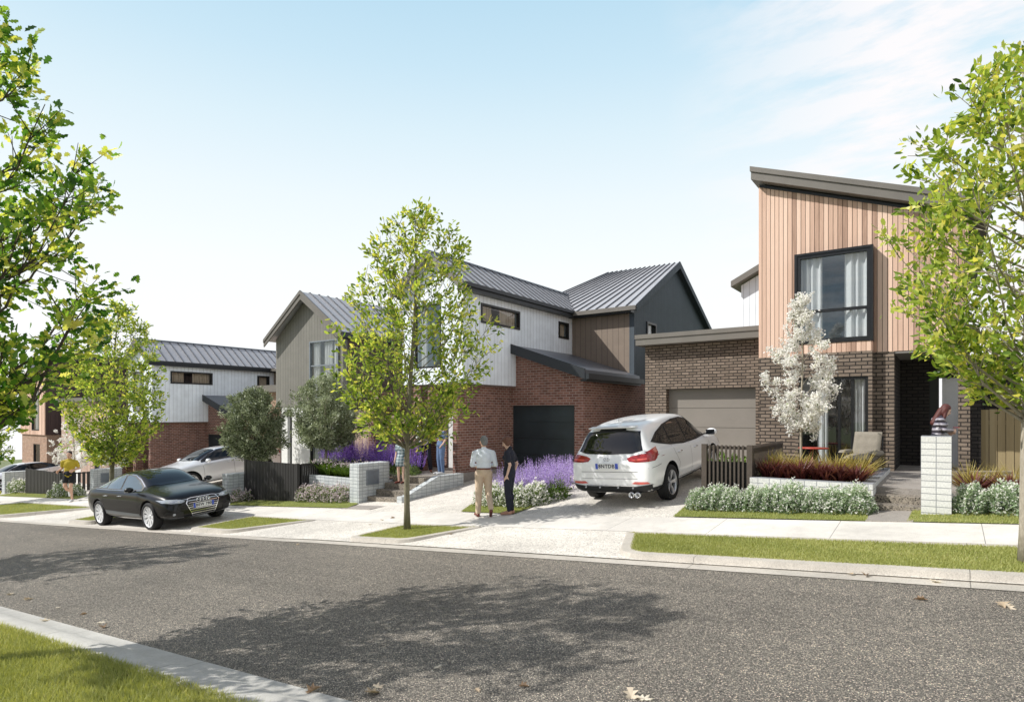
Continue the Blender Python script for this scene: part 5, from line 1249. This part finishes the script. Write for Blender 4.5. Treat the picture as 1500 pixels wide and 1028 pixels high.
sedan('silver car parked on the driveway behind the black sedan',(-26.35,14.7,-3.03),(0,math.radians(6),-PI/2),MS,None,1.18,detail=False,lightrim=False,fast=True)
sedan('silver car at the far left edge, mostly behind the near oak leaves',(-45.6,13.2,-4.45),(0,math.radians(1),-PI/2+.1),MS,None,1.05,detail=False,lightrim=False)
# ================================================================== people
def capsule(b,p0,r0,p1,r1,n=12):
    p0,p1=Vector(p0),Vector(p1); d=p1-p0; L=d.length
    if L<1e-5: d=Vector((0,0,1)); L=1e-5
    q=d.to_track_quat('Z','Y').to_matrix().to_4x4(); Mx=Matrix.Translation(p0)@q
    prof=[(r0*math.sin(a),-r0*math.cos(a)) for a in [PI/2*i/4 for i in range(5)]]+[(r1*math.cos(a),L+r1*math.sin(a)) for a in [PI/2*i/4 for i in range(5)]]
    prof[0]=(1e-4,prof[0][1]); prof[-1]=(1e-4,prof[-1][1]); bb=len(b.v)
    b.lathe(prof,n,Mx); b.f.append(tuple(bb+k for k in range(n))[::-1]); b.m.append(0); e=bb+(len(prof)-1)*n; b.f.append(tuple(e+k for k in range(n))); b.m.append(0)
def ellip(b,c,r,rot=(0,0,0),n=14):
    Mx=Matrix.Translation(c)@Euler(rot).to_matrix().to_4x4()@Matrix.Diagonal((r[0],r[1],r[2],1)); bb=len(b.v)
    pr=[(max(1e-4,math.sin(PI*i/10)),-math.cos(PI*i/10)) for i in range(11)]
    b.lathe(pr,n,Mx); b.f.append(tuple(bb+k for k in range(n))[::-1]); b.m.append(0); e=bb+10*n; b.f.append(tuple(e+k for k in range(n))); b.m.append(0)
def fuse(b,name,mat,parent,voxel=.009,smooth=3):
    o=b.build(name,mat,None,True,local=True)
    bm=bmesh.new(); bm.from_mesh(o.data); bmesh.ops.recalc_face_normals(bm,faces=bm.faces[:]); bm.to_mesh(o.data); bm.free()
    md=o.modifiers.new('r','REMESH'); md.mode='VOXEL'; md.voxel_size=voxel; md.use_smooth_shade=True
    md=o.modifiers.new('s','SMOOTH'); md.factor=.5; md.iterations=smooth
    bake(o); o.data.materials.clear(); o.data.materials.append(mat); o.parent=parent; return o
SKIN=plain('skin',(.62,.38,.27),.5,var=.05); SKIN2=plain('skin_light',(.66,.44,.34),.5,var=.05)
DENIM=plain('denim',(.11,.17,.30),.85,var=.15,scale=12); NAVY=plain('navy_cloth',(.012,.014,.026),.8,var=.2,scale=14); KHAKI=plain('khaki_cloth',(.58,.45,.33),.85,var=.08,scale=10)
SHIRTB=plain('pale_blue_shirt',(.74,.79,.86),.8,var=.05,scale=10); WHITEC=plain('white_cloth',(.74,.74,.72),.85,var=.04,scale=10); YEL=plain('mustard_shirt',(.48,.36,.03),.85,var=.08,scale=10)
BLACKC=plain('black_cloth',(.01,.01,.012),.8); HAIRG=plain('grey_hair',(.20,.20,.20),.75,var=.4,scale=60,bump=.5,bscale=90); HAIRB=plain('brown_hair',(.12,.05,.03),.6,var=.4,scale=60,bump=.5,bscale=90); HAIRR=plain('red_brown_hair',(.085,.018,.014),.6,var=.4,scale=60,bump=.5,bscale=90); HAIRD=plain('dark_hair',(.02,.013,.01),.6,var=.4,scale=60)
LEATH=plain('brown_leather',(.14,.03,.02),.4); SHOEW=plain('white_shoe',(.70,.70,.70),.6); BLKS=plain('black_shoe',(.012,.012,.012),.5); NUDE=plain('tan_shoe',(.42,.22,.15),.45); EYE=plain('eye_dark',(.02,.015,.012),.3); LIP=plain('lips',(.30,.09,.08),.5)
def plaidmat():
    m,nt,b=newmat('teal_plaid'); N=NT(nt); v=N.coord(); sp=N.n('ShaderNodeSeparateXYZ'); N.l(v,sp.inputs[0])
    a=N.math('GREATER_THAN',N.math('FRACT',N.math('MULTIPLY',sp.outputs[2],11)),.55); c=N.math('GREATER_THAN',N.math('FRACT',N.math('MULTIPLY',sp.outputs[0],11)),.6)
    N.l(N.mix(N.math('MULTIPLY',N.math('ADD',a,c),.5),(.42,.48,.50),(.06,.12,.15)),b.inputs['Base Color']); b.inputs['Roughness'].default_value=.85; return m
PLAID=plaidmat()
def puffmat():
    m,nt,b=newmat('puffer'); N=NT(nt); v=N.coord(); sp=N.n('ShaderNodeSeparateXYZ'); N.l(v,sp.inputs[0])
    a=N.math('FRACT',N.math('MULTIPLY',sp.outputs[2],10.5)); s_=N.math('SINE',N.math('MULTIPLY',a,PI))
    N.l(N.ramp(s_,[(0,(.015,.012,.018)),(.6,(.10,.09,.12)),(1,(.36,.34,.38))]),b.inputs['Base Color']); b.inputs['Roughness'].default_value=.4; N.l(N.bump(s_,1,.03),b.inputs['Normal']); return m
PUFF=puffmat()
def printmat():
    m,nt,b=newmat('leaf_print_shirt'); N=NT(nt); v=N.coord(); mp=N.n('ShaderNodeMapping'); mp.inputs['Scale'].default_value=(14,14,6); mp.inputs['Rotation'].default_value=(0,.6,0); N.l(v,mp.inputs[0])
    n=N.noise(mp.outputs[0],1.3,2); sp=N.n('ShaderNodeSeparateXYZ'); N.l(v,sp.inputs[0])
    band=N.math('MULTIPLY',N.math('GREATER_THAN',sp.outputs[2],1.12),N.math('LESS_THAN',sp.outputs[2],1.42))
    g=N.math('MULTIPLY',N.math('GREATER_THAN',n,.60),band); N.l(N.mix(g,(.74,.74,.72),(.04,.06,.05)),b.inputs['Base Color']); b.inputs['Roughness'].default_value=.85; return m
PRINT=printmat()
def hand(b,w,d,palm,s,curl=.5,side=1):
    """w wrist, d direction of hand, palm normal; s = body height scale"""
    w,d,pn=Vector(w),Vector(d).normalized(),Vector(palm).normalized(); sd=d.cross(pn).normalized()*side
    L=.050*s
    for k in range(4):
        off=sd*((k-1.5)*.0118*s); base=w+d*L+off
        capsule(b,w+off*.6,.011*s,base,.0085*s,8)
        ln=(.042,.048,.044,.034)[k]*s; p1=base+d*ln*.5-pn*ln*.15*curl; p2=p1+(d*(1-curl)-pn*curl).normalized()*ln*.5
        capsule(b,base,.0068*s,p1,.0058*s,8); capsule(b,p1,.0058*s,p2,.005*s,8)
    t0=w+d*.012*s-sd*.016*s; t1=t0-sd*.020*s+d*.022*s-pn*.006*s; t2=t1+d*.024*s-pn*.008*s
    capsule(b,t0,.010*s,t1,.0075*s,8); capsule(b,t1,.0075*s,t2,.006*s,8)
def person(label,loc,rz,Ht,J,top,bottom,shoe,hair,hairstyle,skin=SKIN,female=False,sleeve='long',bottom_len=1.,waist=.60,belt=None,headrot=(0,0),name='person',skirt=False,voxel=.010,offsh=False,lean=(0,0),tuck=True):
    """unit skeleton, facing +y, scaled by height; J overrides joints"""
    s=Ht; sw=.093 if female else .112; hw=.052
    j=dict(hl=(-hw,0,.53),hr=(hw,0,.53),kl=(-hw-.005,.01,.285),kr=(hw+.005,.01,.285),al=(-hw-.008,-.01,.045),ar=(hw+.008,-.01,.045),tl=(-hw-.02,.105,.018),tr=(hw+.02,.105,.018),
           sl=(-sw,0,.785),sr=(sw,0,.785),el=(-sw-.035,-.02,.635),er=(sw+.035,-.02,.635),wl=(-sw-.035,.03,.49),wr=(sw+.035,.03,.49),nk=(0,-.005,.845),hd=(0,.012,.925),pv=(0,0,.55),ch=(0,-.004,.73))
    j.update(J); j={k:Vector(v)*s for k,v in j.items()}
    T=thing(name,label,'person',loc,rz=rz)
    hs=Ht if Ht<1.85 else Ht
    # ---- body
    b=MB(); c=lambda a,ra,d,rb:capsule(b,j[a],ra*s,j[d],rb*s)
    for sd in 'lr':
        c('h'+sd,.047 if not female else .050,'k'+sd,.031); c('k'+sd,.031,'a'+sd,.019); m=j['k'+sd].lerp(j['a'+sd],.3)+Vector((0,-.010*s,0)); ellip(b,m,(.028*s,.030*s,.06*s))
        capsule(b,j['a'+sd]-Vector((0,.014*s,.02*s)),.021*s,j['t'+sd],.014*s)
        c('s'+sd,.031 if not female else .025,'e'+sd,.022 if not female else .019); c('e'+sd,.022 if not female else .019,'w'+sd,.0145)
        d=(j['w'+sd]-j['e'+sd]).normalized(); up_=Vector((1 if sd=='l' else -1,0,0)); up_=(up_-d*up_.dot(d)).normalized()
        hand(b,j['w'+sd],d,-up_,s,.45,1 if sd=='l' else -1)
    ww=.058 if female else .070
    ellip(b,j['pv'],(.088*s,.062*s,.07*s)); ellip(b,j['pv'].lerp(j['ch'],.5),(ww*1.08*s,.055*s,.11*s)); ellip(b,j['ch'],((.083 if female else .098)*s,.062*s,.10*s))
    capsule(b,j['sl'].lerp(j['ch'],.15),.030*s,j['sr'].lerp(j['ch'],.15),.030*s)
    for sd in 'lr': capsule(b,j['nk']-Vector((0,0,.022*s)),.028*s,j['s'+sd].lerp(j['nk'],.15),.027*s)
    if female: 
        for x in (-.036,.036): ellip(b,j['ch']+Vector((x*s,.050*s,-.0*s)),(.032*s,.030*s,.032*s))
    capsule(b,j['nk']-Vector((0,0,.03*s)),.033*s,j['hd']-Vector((0,.01*s,.03*s)),.029*s)
    hr=Euler((headrot[0],0,headrot[1])).to_matrix(); hd=j['hd']; hh=lambda x,y,z: hd+hr@Vector((x*s,y*s,z*s))
    he=(headrot[0],0,headrot[1])
    ellip(b,hh(0,-.004,.020),(.044*s,.053*s,.053*s),he); ellip(b,hh(0,.012,-.018),(.036*s,.040*s,.048*s),he); ellip(b,hh(0,.034,-.048),(.018*s,.016*s,.014*s),he)
    ellip(b,hh(0,.056,-.008),(.0085*s,.014*s,.012*s),he); capsule(b,hh(0,.048,.014),.006*s,hh(0,.060,-.008),.007*s,8)
    for x in (-1,1):
        ellip(b,hh(x*.045,-.002,-.004),(.006*s,.011*s,.017*s),he)
        ellip(b,hh(x*.017,.044,.018),(.014*s,.008*s,.005*s),he)
    body=fuse(b,'body',skin,T,voxel*.75,2)
    for x in (-1,1):
        e=MB(); ellip(e,hh(x*.0175,.0475,.005),(.0065*s,.004*s,.0035*s),he,8); e.build('eye',EYE,T,True,local=True)
    e=MB(); ellip(e,hh(0,.051,-.034),(.014*s,.005*s,.0045*s),he,8); e.build('mouth',LIP,T,True,local=True)
    # ---- hair
    b=MB(); ellip(b,hh(0,-.012,.030),(.049*s,.056*s,.052*s),he); ellip(b,hh(0,-.034,.0),(.044*s,.034*s,.046*s),he)
    if hairstyle=='bob':
        ellip(b,hh(0,-.016,.028),(.056*s,.062*s,.056*s),he)
        for x in (-1,1): ellip(b,hh(x*.040,-.010,-.005),(.016*s,.034*s,.045*s),he)
        ellip(b,hh(0,.030,.048),(.040*s,.022*s,.020*s),he)
    if hairstyle in('long','bun'):
        for x in (-1,1): ellip(b,hh(x*.042,-.012,-.015),(.015*s,.032*s,.055*s),he)
    if hairstyle=='long':
        capsule(b,hh(0,-.04,-.02),.042*s,j['ch']+Vector((0,-.055*s,.02*s)),.040*s)
        for x in (-1,1): capsule(b,hh(x*.043,0,-.03),.02*s,j['ch']+Vector((x*.06*s,.02*s,.03*s)),.016*s)
    fuse(b,'hair',hair,T,voxel*.8,2)
    # ---- top
    g=.014; b=MB()
    cz=j['pv'].lerp(j['ch'],0.0)
    ellip(b,j['pv'].lerp(j['ch'],.5),((ww*1.08+g+.004)*s,(.055+g)*s,.125*s)); ellip(b,j['ch'],((.083 if female else .099)*s+g*s,(.062+g)*s,.105*s))
    capsule(b,j['sl'].lerp(j['ch'],.15),(.028+g*.7)*s,j['sr'].lerp(j['ch'],.15),(.028+g*.7)*s)
    for sd in 'lr':
        if not offsh: capsule(b,j['nk']-Vector((0,0,.026*s)),(.028+g*.7)*s,j['s'+sd].lerp(j['nk'],.12),(.026+g*.7)*s)
    if not tuck: capsule(b,j['pv']+Vector((-.03*s,0,-.02*s)),.072*s,j['pv']+Vector((.03*s,0,-.02*s)),.072*s)
    if female:
        for x in (-.036,.036): ellip(b,j['ch']+Vector((x*s,.052*s,0)),(.036*s,.034*s,.036*s))
    if not offsh: capsule(b,j['nk']-Vector((0,0,.03*s)),.039*s,j['nk']+Vector((0,0,.000*s)),.035*s)
    for sd in 'lr':
        S,E,W=j['s'+sd],j['e'+sd],j['w'+sd]
        if sleeve=='long': capsule(b,S,.038*s,E,.028*s); capsule(b,E,.028*s,W.lerp(E,.08),.021*s)
        elif sleeve=='roll': capsule(b,S,.042*s,E,.033*s); capsule(b,E,.033*s,E.lerp(W,.45),.030*s)
        elif sleeve=='short': capsule(b,S,.041*s,S.lerp(E,.62),.036*s)
        elif sleeve=='frill': capsule(b,S.lerp(E,.15),.050*s,S.lerp(E,.55),.052*s)
    o=fuse(b,'top',top,T,voxel,2)
    if offsh: # bare shoulders: trim above
        bm=bmesh.new(); bm.from_mesh(o.data); bmesh.ops.bisect_plane(bm,geom=bm.verts[:]+bm.edges[:]+bm.faces[:],plane_co=(0,0,.80*s),plane_no=(0,0,1),clear_outer=True); bmesh.ops.bisect_plane(bm,geom=bm.verts[:]+bm.edges[:]+bm.faces[:],plane_co=(0,0,.655*s),plane_no=(0,0,1),clear_inner=True); bm.to_mesh(o.data); bm.free()
    else:
        bm=bmesh.new(); bm.from_mesh(o.data); bmesh.ops.bisect_plane(bm,geom=bm.verts[:]+bm.edges[:]+bm.faces[:],plane_co=(0,0,(waist-.02 if tuck else .47)*s),plane_no=(0,0,1),clear_inner=True); bm.to_mesh(o.data); bm.free()
    # ---- bottom
    b=MB()
    if skirt:
        pr=[(.066,waist),(.085,.56),(.10,.48),(.115,.36)]; b.lathe([(r_*s,z*s) for r_,z in pr],24); o=b.build('skirt',bottom,T,True,local=True); o.modifiers.new('so','SOLIDIFY').thickness=.006
    else:
        ellip(b,j['pv'],((.088+g)*s,(.066+g)*s,.075*s)); ellip(b,j['pv']+Vector((0,0,.04*s)),((ww+.016)*s,(.060+g)*s,.05*s))
        for sd in 'lr':
            h,k,a=j['h'+sd],j['k'+sd],j['a'+sd]
            if bottom_len>=1: capsule(b,h,.062*s,k,.043*s); capsule(b,k,.043*s,a+Vector((0,0,.01*s)),(.034 if not female else .030)*s); ellip(b,k.lerp(a,.3)+Vector((0,-.010*s,0)),(.038*s,.041*s,.07*s))
            else: capsule(b,h,.062*s,h.lerp(k,bottom_len),.056*s)
        o=fuse(b,'trousers' if bottom_len>=1 else 'shorts',bottom,T,voxel,2)
        if tuck and belt:
            bb=MB(); pv=j['pv']+Vector((0,0,(waist-.565)*s)); nn=28
            for z in (-.009,.009):
                for k in range(nn): a=2*PI*k/nn; bb.v.append((pv.x+math.cos(a)*.090*s,pv.y+math.sin(a)*.074*s,pv.z+z*s))
            for k in range(nn): bb.f.append((k,(k+1)%nn,nn+(k+1)%nn,nn+k)); bb.m.append(0)
            bo=bb.build('belt',belt,T,True,local=True); bo.modifiers.new('so','SOLIDIFY').thickness=.006
    # ---- shoes
    for sd in 'lr':
        b=MB(); A,Tt=j['a'+sd],j['t'+sd]; d=(Tt-A); capsule(b,A-Vector((0,.016*s,.024*s)),.024*s,Tt,.018*s); capsule(b,A.lerp(Tt,.5)-Vector((0,0,.006*s)),.021*s,Tt+d.normalized()*.008*s,.017*s)
        if shoe is NUDE: capsule(b,A-Vector((0,.030*s,.005*s)),.008*s,A-Vector((0,.034*s,.040*s)),.004*s)
        fuse(b,'shoe',shoe,T,voxel*.8,1)
    return T
g=lambda x,y: H(x,y)
# man with pale blue shirt, mid stride away from the camera, hands in front
person('grey haired man in pale blue shirt and beige trousers walking away on the footpath',(-8.48,10.88,g(-8.48,10.88)),.72,1.80,
  dict(kl=(-.062,.02,.285),al=(-.07,.00,.045),tl=(-.10,.095,.018),kr=(.060,.02,.295),ar=(.080,-.15,.115),tr=(.080,-.095,.022),el=(-.148,-.03,.645),er=(.148,-.03,.645),wl=(-.10,.10,.63),wr=(.10,.10,.63)),
  SHIRTB,KHAKI,LEATH,HAIRG,'short',sleeve='long',belt=LEATH,headrot=(0,.25),waist=.612)
person('brown haired woman in navy top and trousers beside the man in pale blue',(-7.93,11.10,g(-7.93,11.10)),1.85,1.74,
  dict(el=(-.12,-.05,.645),wl=(-.10,.0,.50),er=(.125,-.06,.645),wr=(.10,-.02,.52),hd=(0,.035,.918),al=(-.035,-.01,.06),ar=(.035,-.02,.06),kl=(-.04,.01,.29),kr=(.04,.01,.29),tl=(-.04,.085,.018),tr=(.04,.08,.018)),
  NAVY,NAVY,NUDE,HAIRB,'bob',skin=SKIN2,female=True,sleeve='short',headrot=(-.45,.2),tuck=False)
# porch people (house B)
person('person in a white leaf print shirt standing on the brick porch',(-13.95,14.75,-1.9),-2.5,1.84,
  dict(el=(-.15,.02,.65),wl=(-.05,.10,.55),er=(.15,.02,.65),wr=(.05,.10,.54),kl=(-.085,.02,.285),al=(-.11,0,.045),tl=(-.13,.10,.018)),PRINT,NAVY,LEATH,HAIRD,'short',sleeve='long',tuck=False,headrot=(0,-.4))
person('woman in an off shoulder blue top and light jeans standing on the brick porch',(-13.05,14.55,-1.9),2.75,1.70,
  dict(el=(-.135,-.03,.65),wl=(-.10,.02,.55),er=(.15,-.04,.66),wr=(.11,.0,.55),kr=(.035,.03,.285),ar=(.02,.02,.045),tr=(.02,.13,.018)),DENIM,DENIM,SHOEW,HAIRD,'bun',skin=SKIN2,female=True,sleeve='frill',offsh=True,headrot=(0,.6))
person('girl in a teal checked dress on the entry steps behind the street tree trunk',(-13.35,13.1,-2.07),-2.9,1.42,
  dict(),PLAID,PLAID,LEATH,HAIRR,'long',skin=SKIN2,female=True,sleeve='short',skirt=True,tuck=True)
# jogger
person('jogger in a mustard yellow shirt and black shorts running on the far footpath',(-30.6,10.5,g(-30.6,10.5)),-2.25,2.16,
  dict(el=(-.142,-.07,.655),er=(.142,-.04,.66),wl=(-.10,.10,.63),wr=(.16,.09,.62),kl=(-.055,.10,.30),al=(-.06,.04,.06),tl=(-.06,.15,.02),kr=(.055,.07,.31),ar=(.06,-.14,.20),tr=(.06,-.16,.11)),YEL,BLACKC,SHOEW,HAIRD,'short',sleeve='short',bottom_len=.55,tuck=False,voxel=.014)
# woman on porch A
person('woman in a shiny quilted jacket holding a phone behind the tall white pier',(-.14,13.9,-1.29),-1.2,1.50,
  dict(nk=(0,.03,.835),hd=(0,.085,.90),ch=(0,.012,.73),el=(-.13,.05,.66),wl=(-.05,.13,.64),er=(.13,.03,.66),wr=(.03,.15,.655)),PUFF,NAVY,BLKS,HAIRR,'long',skin=SKIN2,female=True,sleeve='long',headrot=(-.5,0),tuck=False)
T=thing('phone','phone held by the woman behind the tall white pier','phone',(.14,13.98,-.25))
b=MB(); b.box(-.05,.05,-.035,.035,-.005,.005); b.build('case',simple('phone_red',(.35,.03,.04),.4),T,local=True); b=MB(); b.box(-.045,.045,-.03,.03,.0052,.006); b.build('screen',MGL,T,local=True)
# ================================================================== fallen leaves
LF=[]
dl=leafmat('dry_leaf',[(0,(.20,.10,.05)),(.5,(.52,.42,.30)),(1,(.75,.68,.56))],.15,.7)
for k in range(4):
    n=1; b=MB()
    prof=[(0,-.02),(.02,-.012),(.045,-.045),(.05,-.018),(.085,-.04),(.08,-.012),(.125,0),(.08,.015),(.09,.042),(.05,.02),(.04,.048),(.02,.012),(0,.02)]
    cz=lambda x,y: .012*math.sin(x*30+k)+abs(y)*(.35 if k%2 else .6)+.006
    vs=[(x-.06,y*random.uniform(.8,1.2),cz(x,y)) for x,y in prof]; m=len(vs); vs.append((0,0,.004))
    b.add(vs,[(i,(i+1)%m,m) for i in range(m)]); me=b.build('leaf_proto',dl,None,local=True); d=me.data; bpy.data.objects.remove(me); attr_tone(d,[.2+.25*k]*(m+1)); LF.append(d)
SP=[('large pale dry leaf on the near kerb at the bottom edge',1.3),('curled brown leaf on the road at the bottom edge near the kerb',1.5),('thin tan leaf lying against the curled brown leaf at the bottom edge',1.),('small pale leaf alone in the dark tree shadow on the road',.9),('small leaf on the road below the foreground tree shadow',.8),('tiny pale leaf on the road at the bottom edge right of the curled brown leaf',.6),
('broad tan leaf on the road at the bottom edge centre',1.5),('curled leaf touching the broad tan leaf at the bottom edge',1.2),('single pale leaf on the asphalt near the right kerb',1.2),('brown leaf on the asphalt at the right edge',1.6),('pale thin leaf beside the brown leaf at the right edge',1.2),
('white curled leaf lying in the right gutter',1.3),('flat leaf in the gutter left of the white curled leaf',1.1),('tiny dark leaf in the gutter near the long verge',.8),('brown leaf beside the near kerb at the left',1.3),('pale leaf on the road near the left kerb',1.1),('curled leaf on the road close to the left kerb',1.2),('pale leaf on the road at the left edge',1.4),('thin leaf on the road at the far left edge',1.2),('small leaf on the road left, between the kerb and the tree shadow',.8),('tiny leaf on the road left beside the near kerb',.8),('tiny leaf on the asphalt in front of the central driveway',1.0),
('brown leaf on the pale driveway left of the central tree',1.2),('small leaf on the pale driveway near the left leaf litter',1.),('curled leaf on the driveway just left of the central tree trunk',1.2),('leaf on the concrete apron right of the central grass island',1.3),('second leaf touching the leaf right of the central grass island',1.2),('small leaf below the central grass island',1.)]
LEAFPOS=[(-4.036, 3.024, -2.165), (-3.562, 3.213, -2.132), (-3.603, 3.306, -2.135), (-3.483, 3.832, -2.125), (-2.594, 3.824, -2.053), (-2.867, 3.607, -2.075), (-1.811, 4.011, -1.997), (-1.716, 4.029, -1.988), (-0.219, 7.393, -1.869), (0.435, 7.415, -1.817), (0.481, 7.349, -1.818), (-0.093, 8.192, -1.842), (-0.776, 8.248, -1.891), (-0.932, 8.26, -1.901), (-9.068, 2.867, -2.56), (-8.235, 3.163, -2.496), (-7.975, 3.077, -2.476), (-10.906, 3.232, -2.702), (-11.681, 3.223, -2.762), (-9.778, 3.222, -2.613), (-8.972, 3.229, -2.555), (-10.938, 7.792, -2.705), (-11.027, 10.204, -2.548), (-10.932, 9.757, -2.57), (-10.93, 10.444, -2.523), (-8.032, 9.237, -2.382), (-8.247, 9.379, -2.387), (-8.267, 9.095, -2.413)]
for i,((lab,sc),(x,y,z)) in enumerate(zip(SP,LEAFPOS)):
    o=bpy.data.objects.new('fallen_leaf',LF[i%4]); COL.objects.link(o); o.location=(x,y,z+.004); o.rotation_euler=(random.uniform(-.15,.15),random.uniform(-.15,.15),random.uniform(0,6.28)); o.scale=(sc*.85,)*3
    tag(o,lab,'leaf','dry leaves fallen on the road and kerbs')
# ================================================================== light, sky, camera
AZ=math.atan2(.63,.79); EL=math.radians(44.5)          # light travels towards (+x,+y) and down
dirv=Vector((.80,.68,-.95)).normalized(); EL=math.asin(-dirv.z)
sd=bpy.data.lights.new('sun','SUN'); sd.energy=5; sd.angle=math.radians(.55); sd.color=(1,.97,.915)
so=bpy.data.objects.new('sun',sd); COL.objects.link(so); so.rotation_euler=dirv.to_track_quat('-Z','Y').to_euler()
W=bpy.data.worlds.new('World'); SC.world=W; W.use_nodes=True; nt=W.node_tree; nt.nodes.clear(); N=NT(nt)
out=N.n('ShaderNodeOutputWorld'); bg=N.n('ShaderNodeBackground'); bg.inputs[1].default_value=.15
sky=N.n('ShaderNodeTexSky'); sky.sky_type='NISHITA'; sky.sun_disc=False; sky.sun_elevation=EL; sky.sun_rotation=math.atan2(-.80,-.68); sky.air_density=1.0; sky.dust_density=1.2; sky.ozone_density=1.2
tc=N.n('ShaderNodeTexCoord').outputs['Generated']; sp=N.n('ShaderNodeSeparateXYZ'); N.l(tc,sp.inputs[0])
z=N.math('MAXIMUM',sp.outputs[2],0)
haze=N.ramp(z,[(0,1.),(.56,1.),(.68,.45),(.85,.12),(1,.05)])
hcol=N.ramp(z,[(0,(1.0,1.0,1.0)),(.12,(.98,.998,1.0)),(.22,(.94,.985,.995)),(.32,(.84,.93,.98)),(.41,(.71,.86,.945)),(.49,(.58,.78,.91)),(.58,(.47,.70,.86))])
vm=N.n('ShaderNodeVectorMath',operation='SCALE'); vm.inputs['Scale'].default_value=6.9; N.l(hcol,vm.inputs[0])
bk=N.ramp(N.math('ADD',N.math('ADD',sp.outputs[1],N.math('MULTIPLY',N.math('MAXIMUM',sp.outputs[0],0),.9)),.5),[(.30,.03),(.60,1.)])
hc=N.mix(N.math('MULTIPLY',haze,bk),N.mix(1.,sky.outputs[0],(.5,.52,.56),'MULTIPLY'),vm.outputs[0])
# soft high clouds
cp=N.n('ShaderNodeCombineXYZ'); zz=N.math('ADD',z,.10); N.l(N.math('DIVIDE',sp.outputs[0],zz),cp.inputs[0]); N.l(N.math('DIVIDE',sp.outputs[1],zz),cp.inputs[1])
mp=N.n('ShaderNodeMapping'); mp.inputs['Scale'].default_value=(1.0,1.9,1); mp.inputs['Rotation'].default_value=(0,0,.5); mp.inputs['Location'].default_value=(.3,.75,0); N.l(cp.outputs[0],mp.inputs[0])
n1=N.noise(mp.outputs[0],2.0,9,.62); n2=N.noise(cp.outputs[0],.35,2)
cov=N.math('MULTIPLY',N.ramp(n1,[(.42,0.),(.57,1.)]),N.ramp(N.math('ADD',N.math('ADD',sp.outputs[0],.6),N.math('MULTIPLY',n2,.2)),[(.36,0.),(.62,1.)]))
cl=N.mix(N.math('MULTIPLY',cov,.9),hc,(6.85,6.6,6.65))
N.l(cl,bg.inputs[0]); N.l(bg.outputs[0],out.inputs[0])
cd=bpy.data.cameras.new('camera'); co=bpy.data.objects.new('camera',cd); COL.objects.link(co); SC.camera=co
co.location=(0,0,0); co.rotation_euler=(PI/2,0,math.radians(35.3)); cd.sensor_width=36; cd.lens=21.6; cd.shift_y=92/1500; cd.clip_start=.05; cd.clip_end=2000
SC.view_settings.view_transform='Standard'; SC.view_settings.look='None'; SC.view_settings.exposure=0
SC.render.engine='CYCLES'; SC.cycles.max_bounces=8; SC.cycles.transparent_max_bounces=16; SC.cycles.use_denoising=True
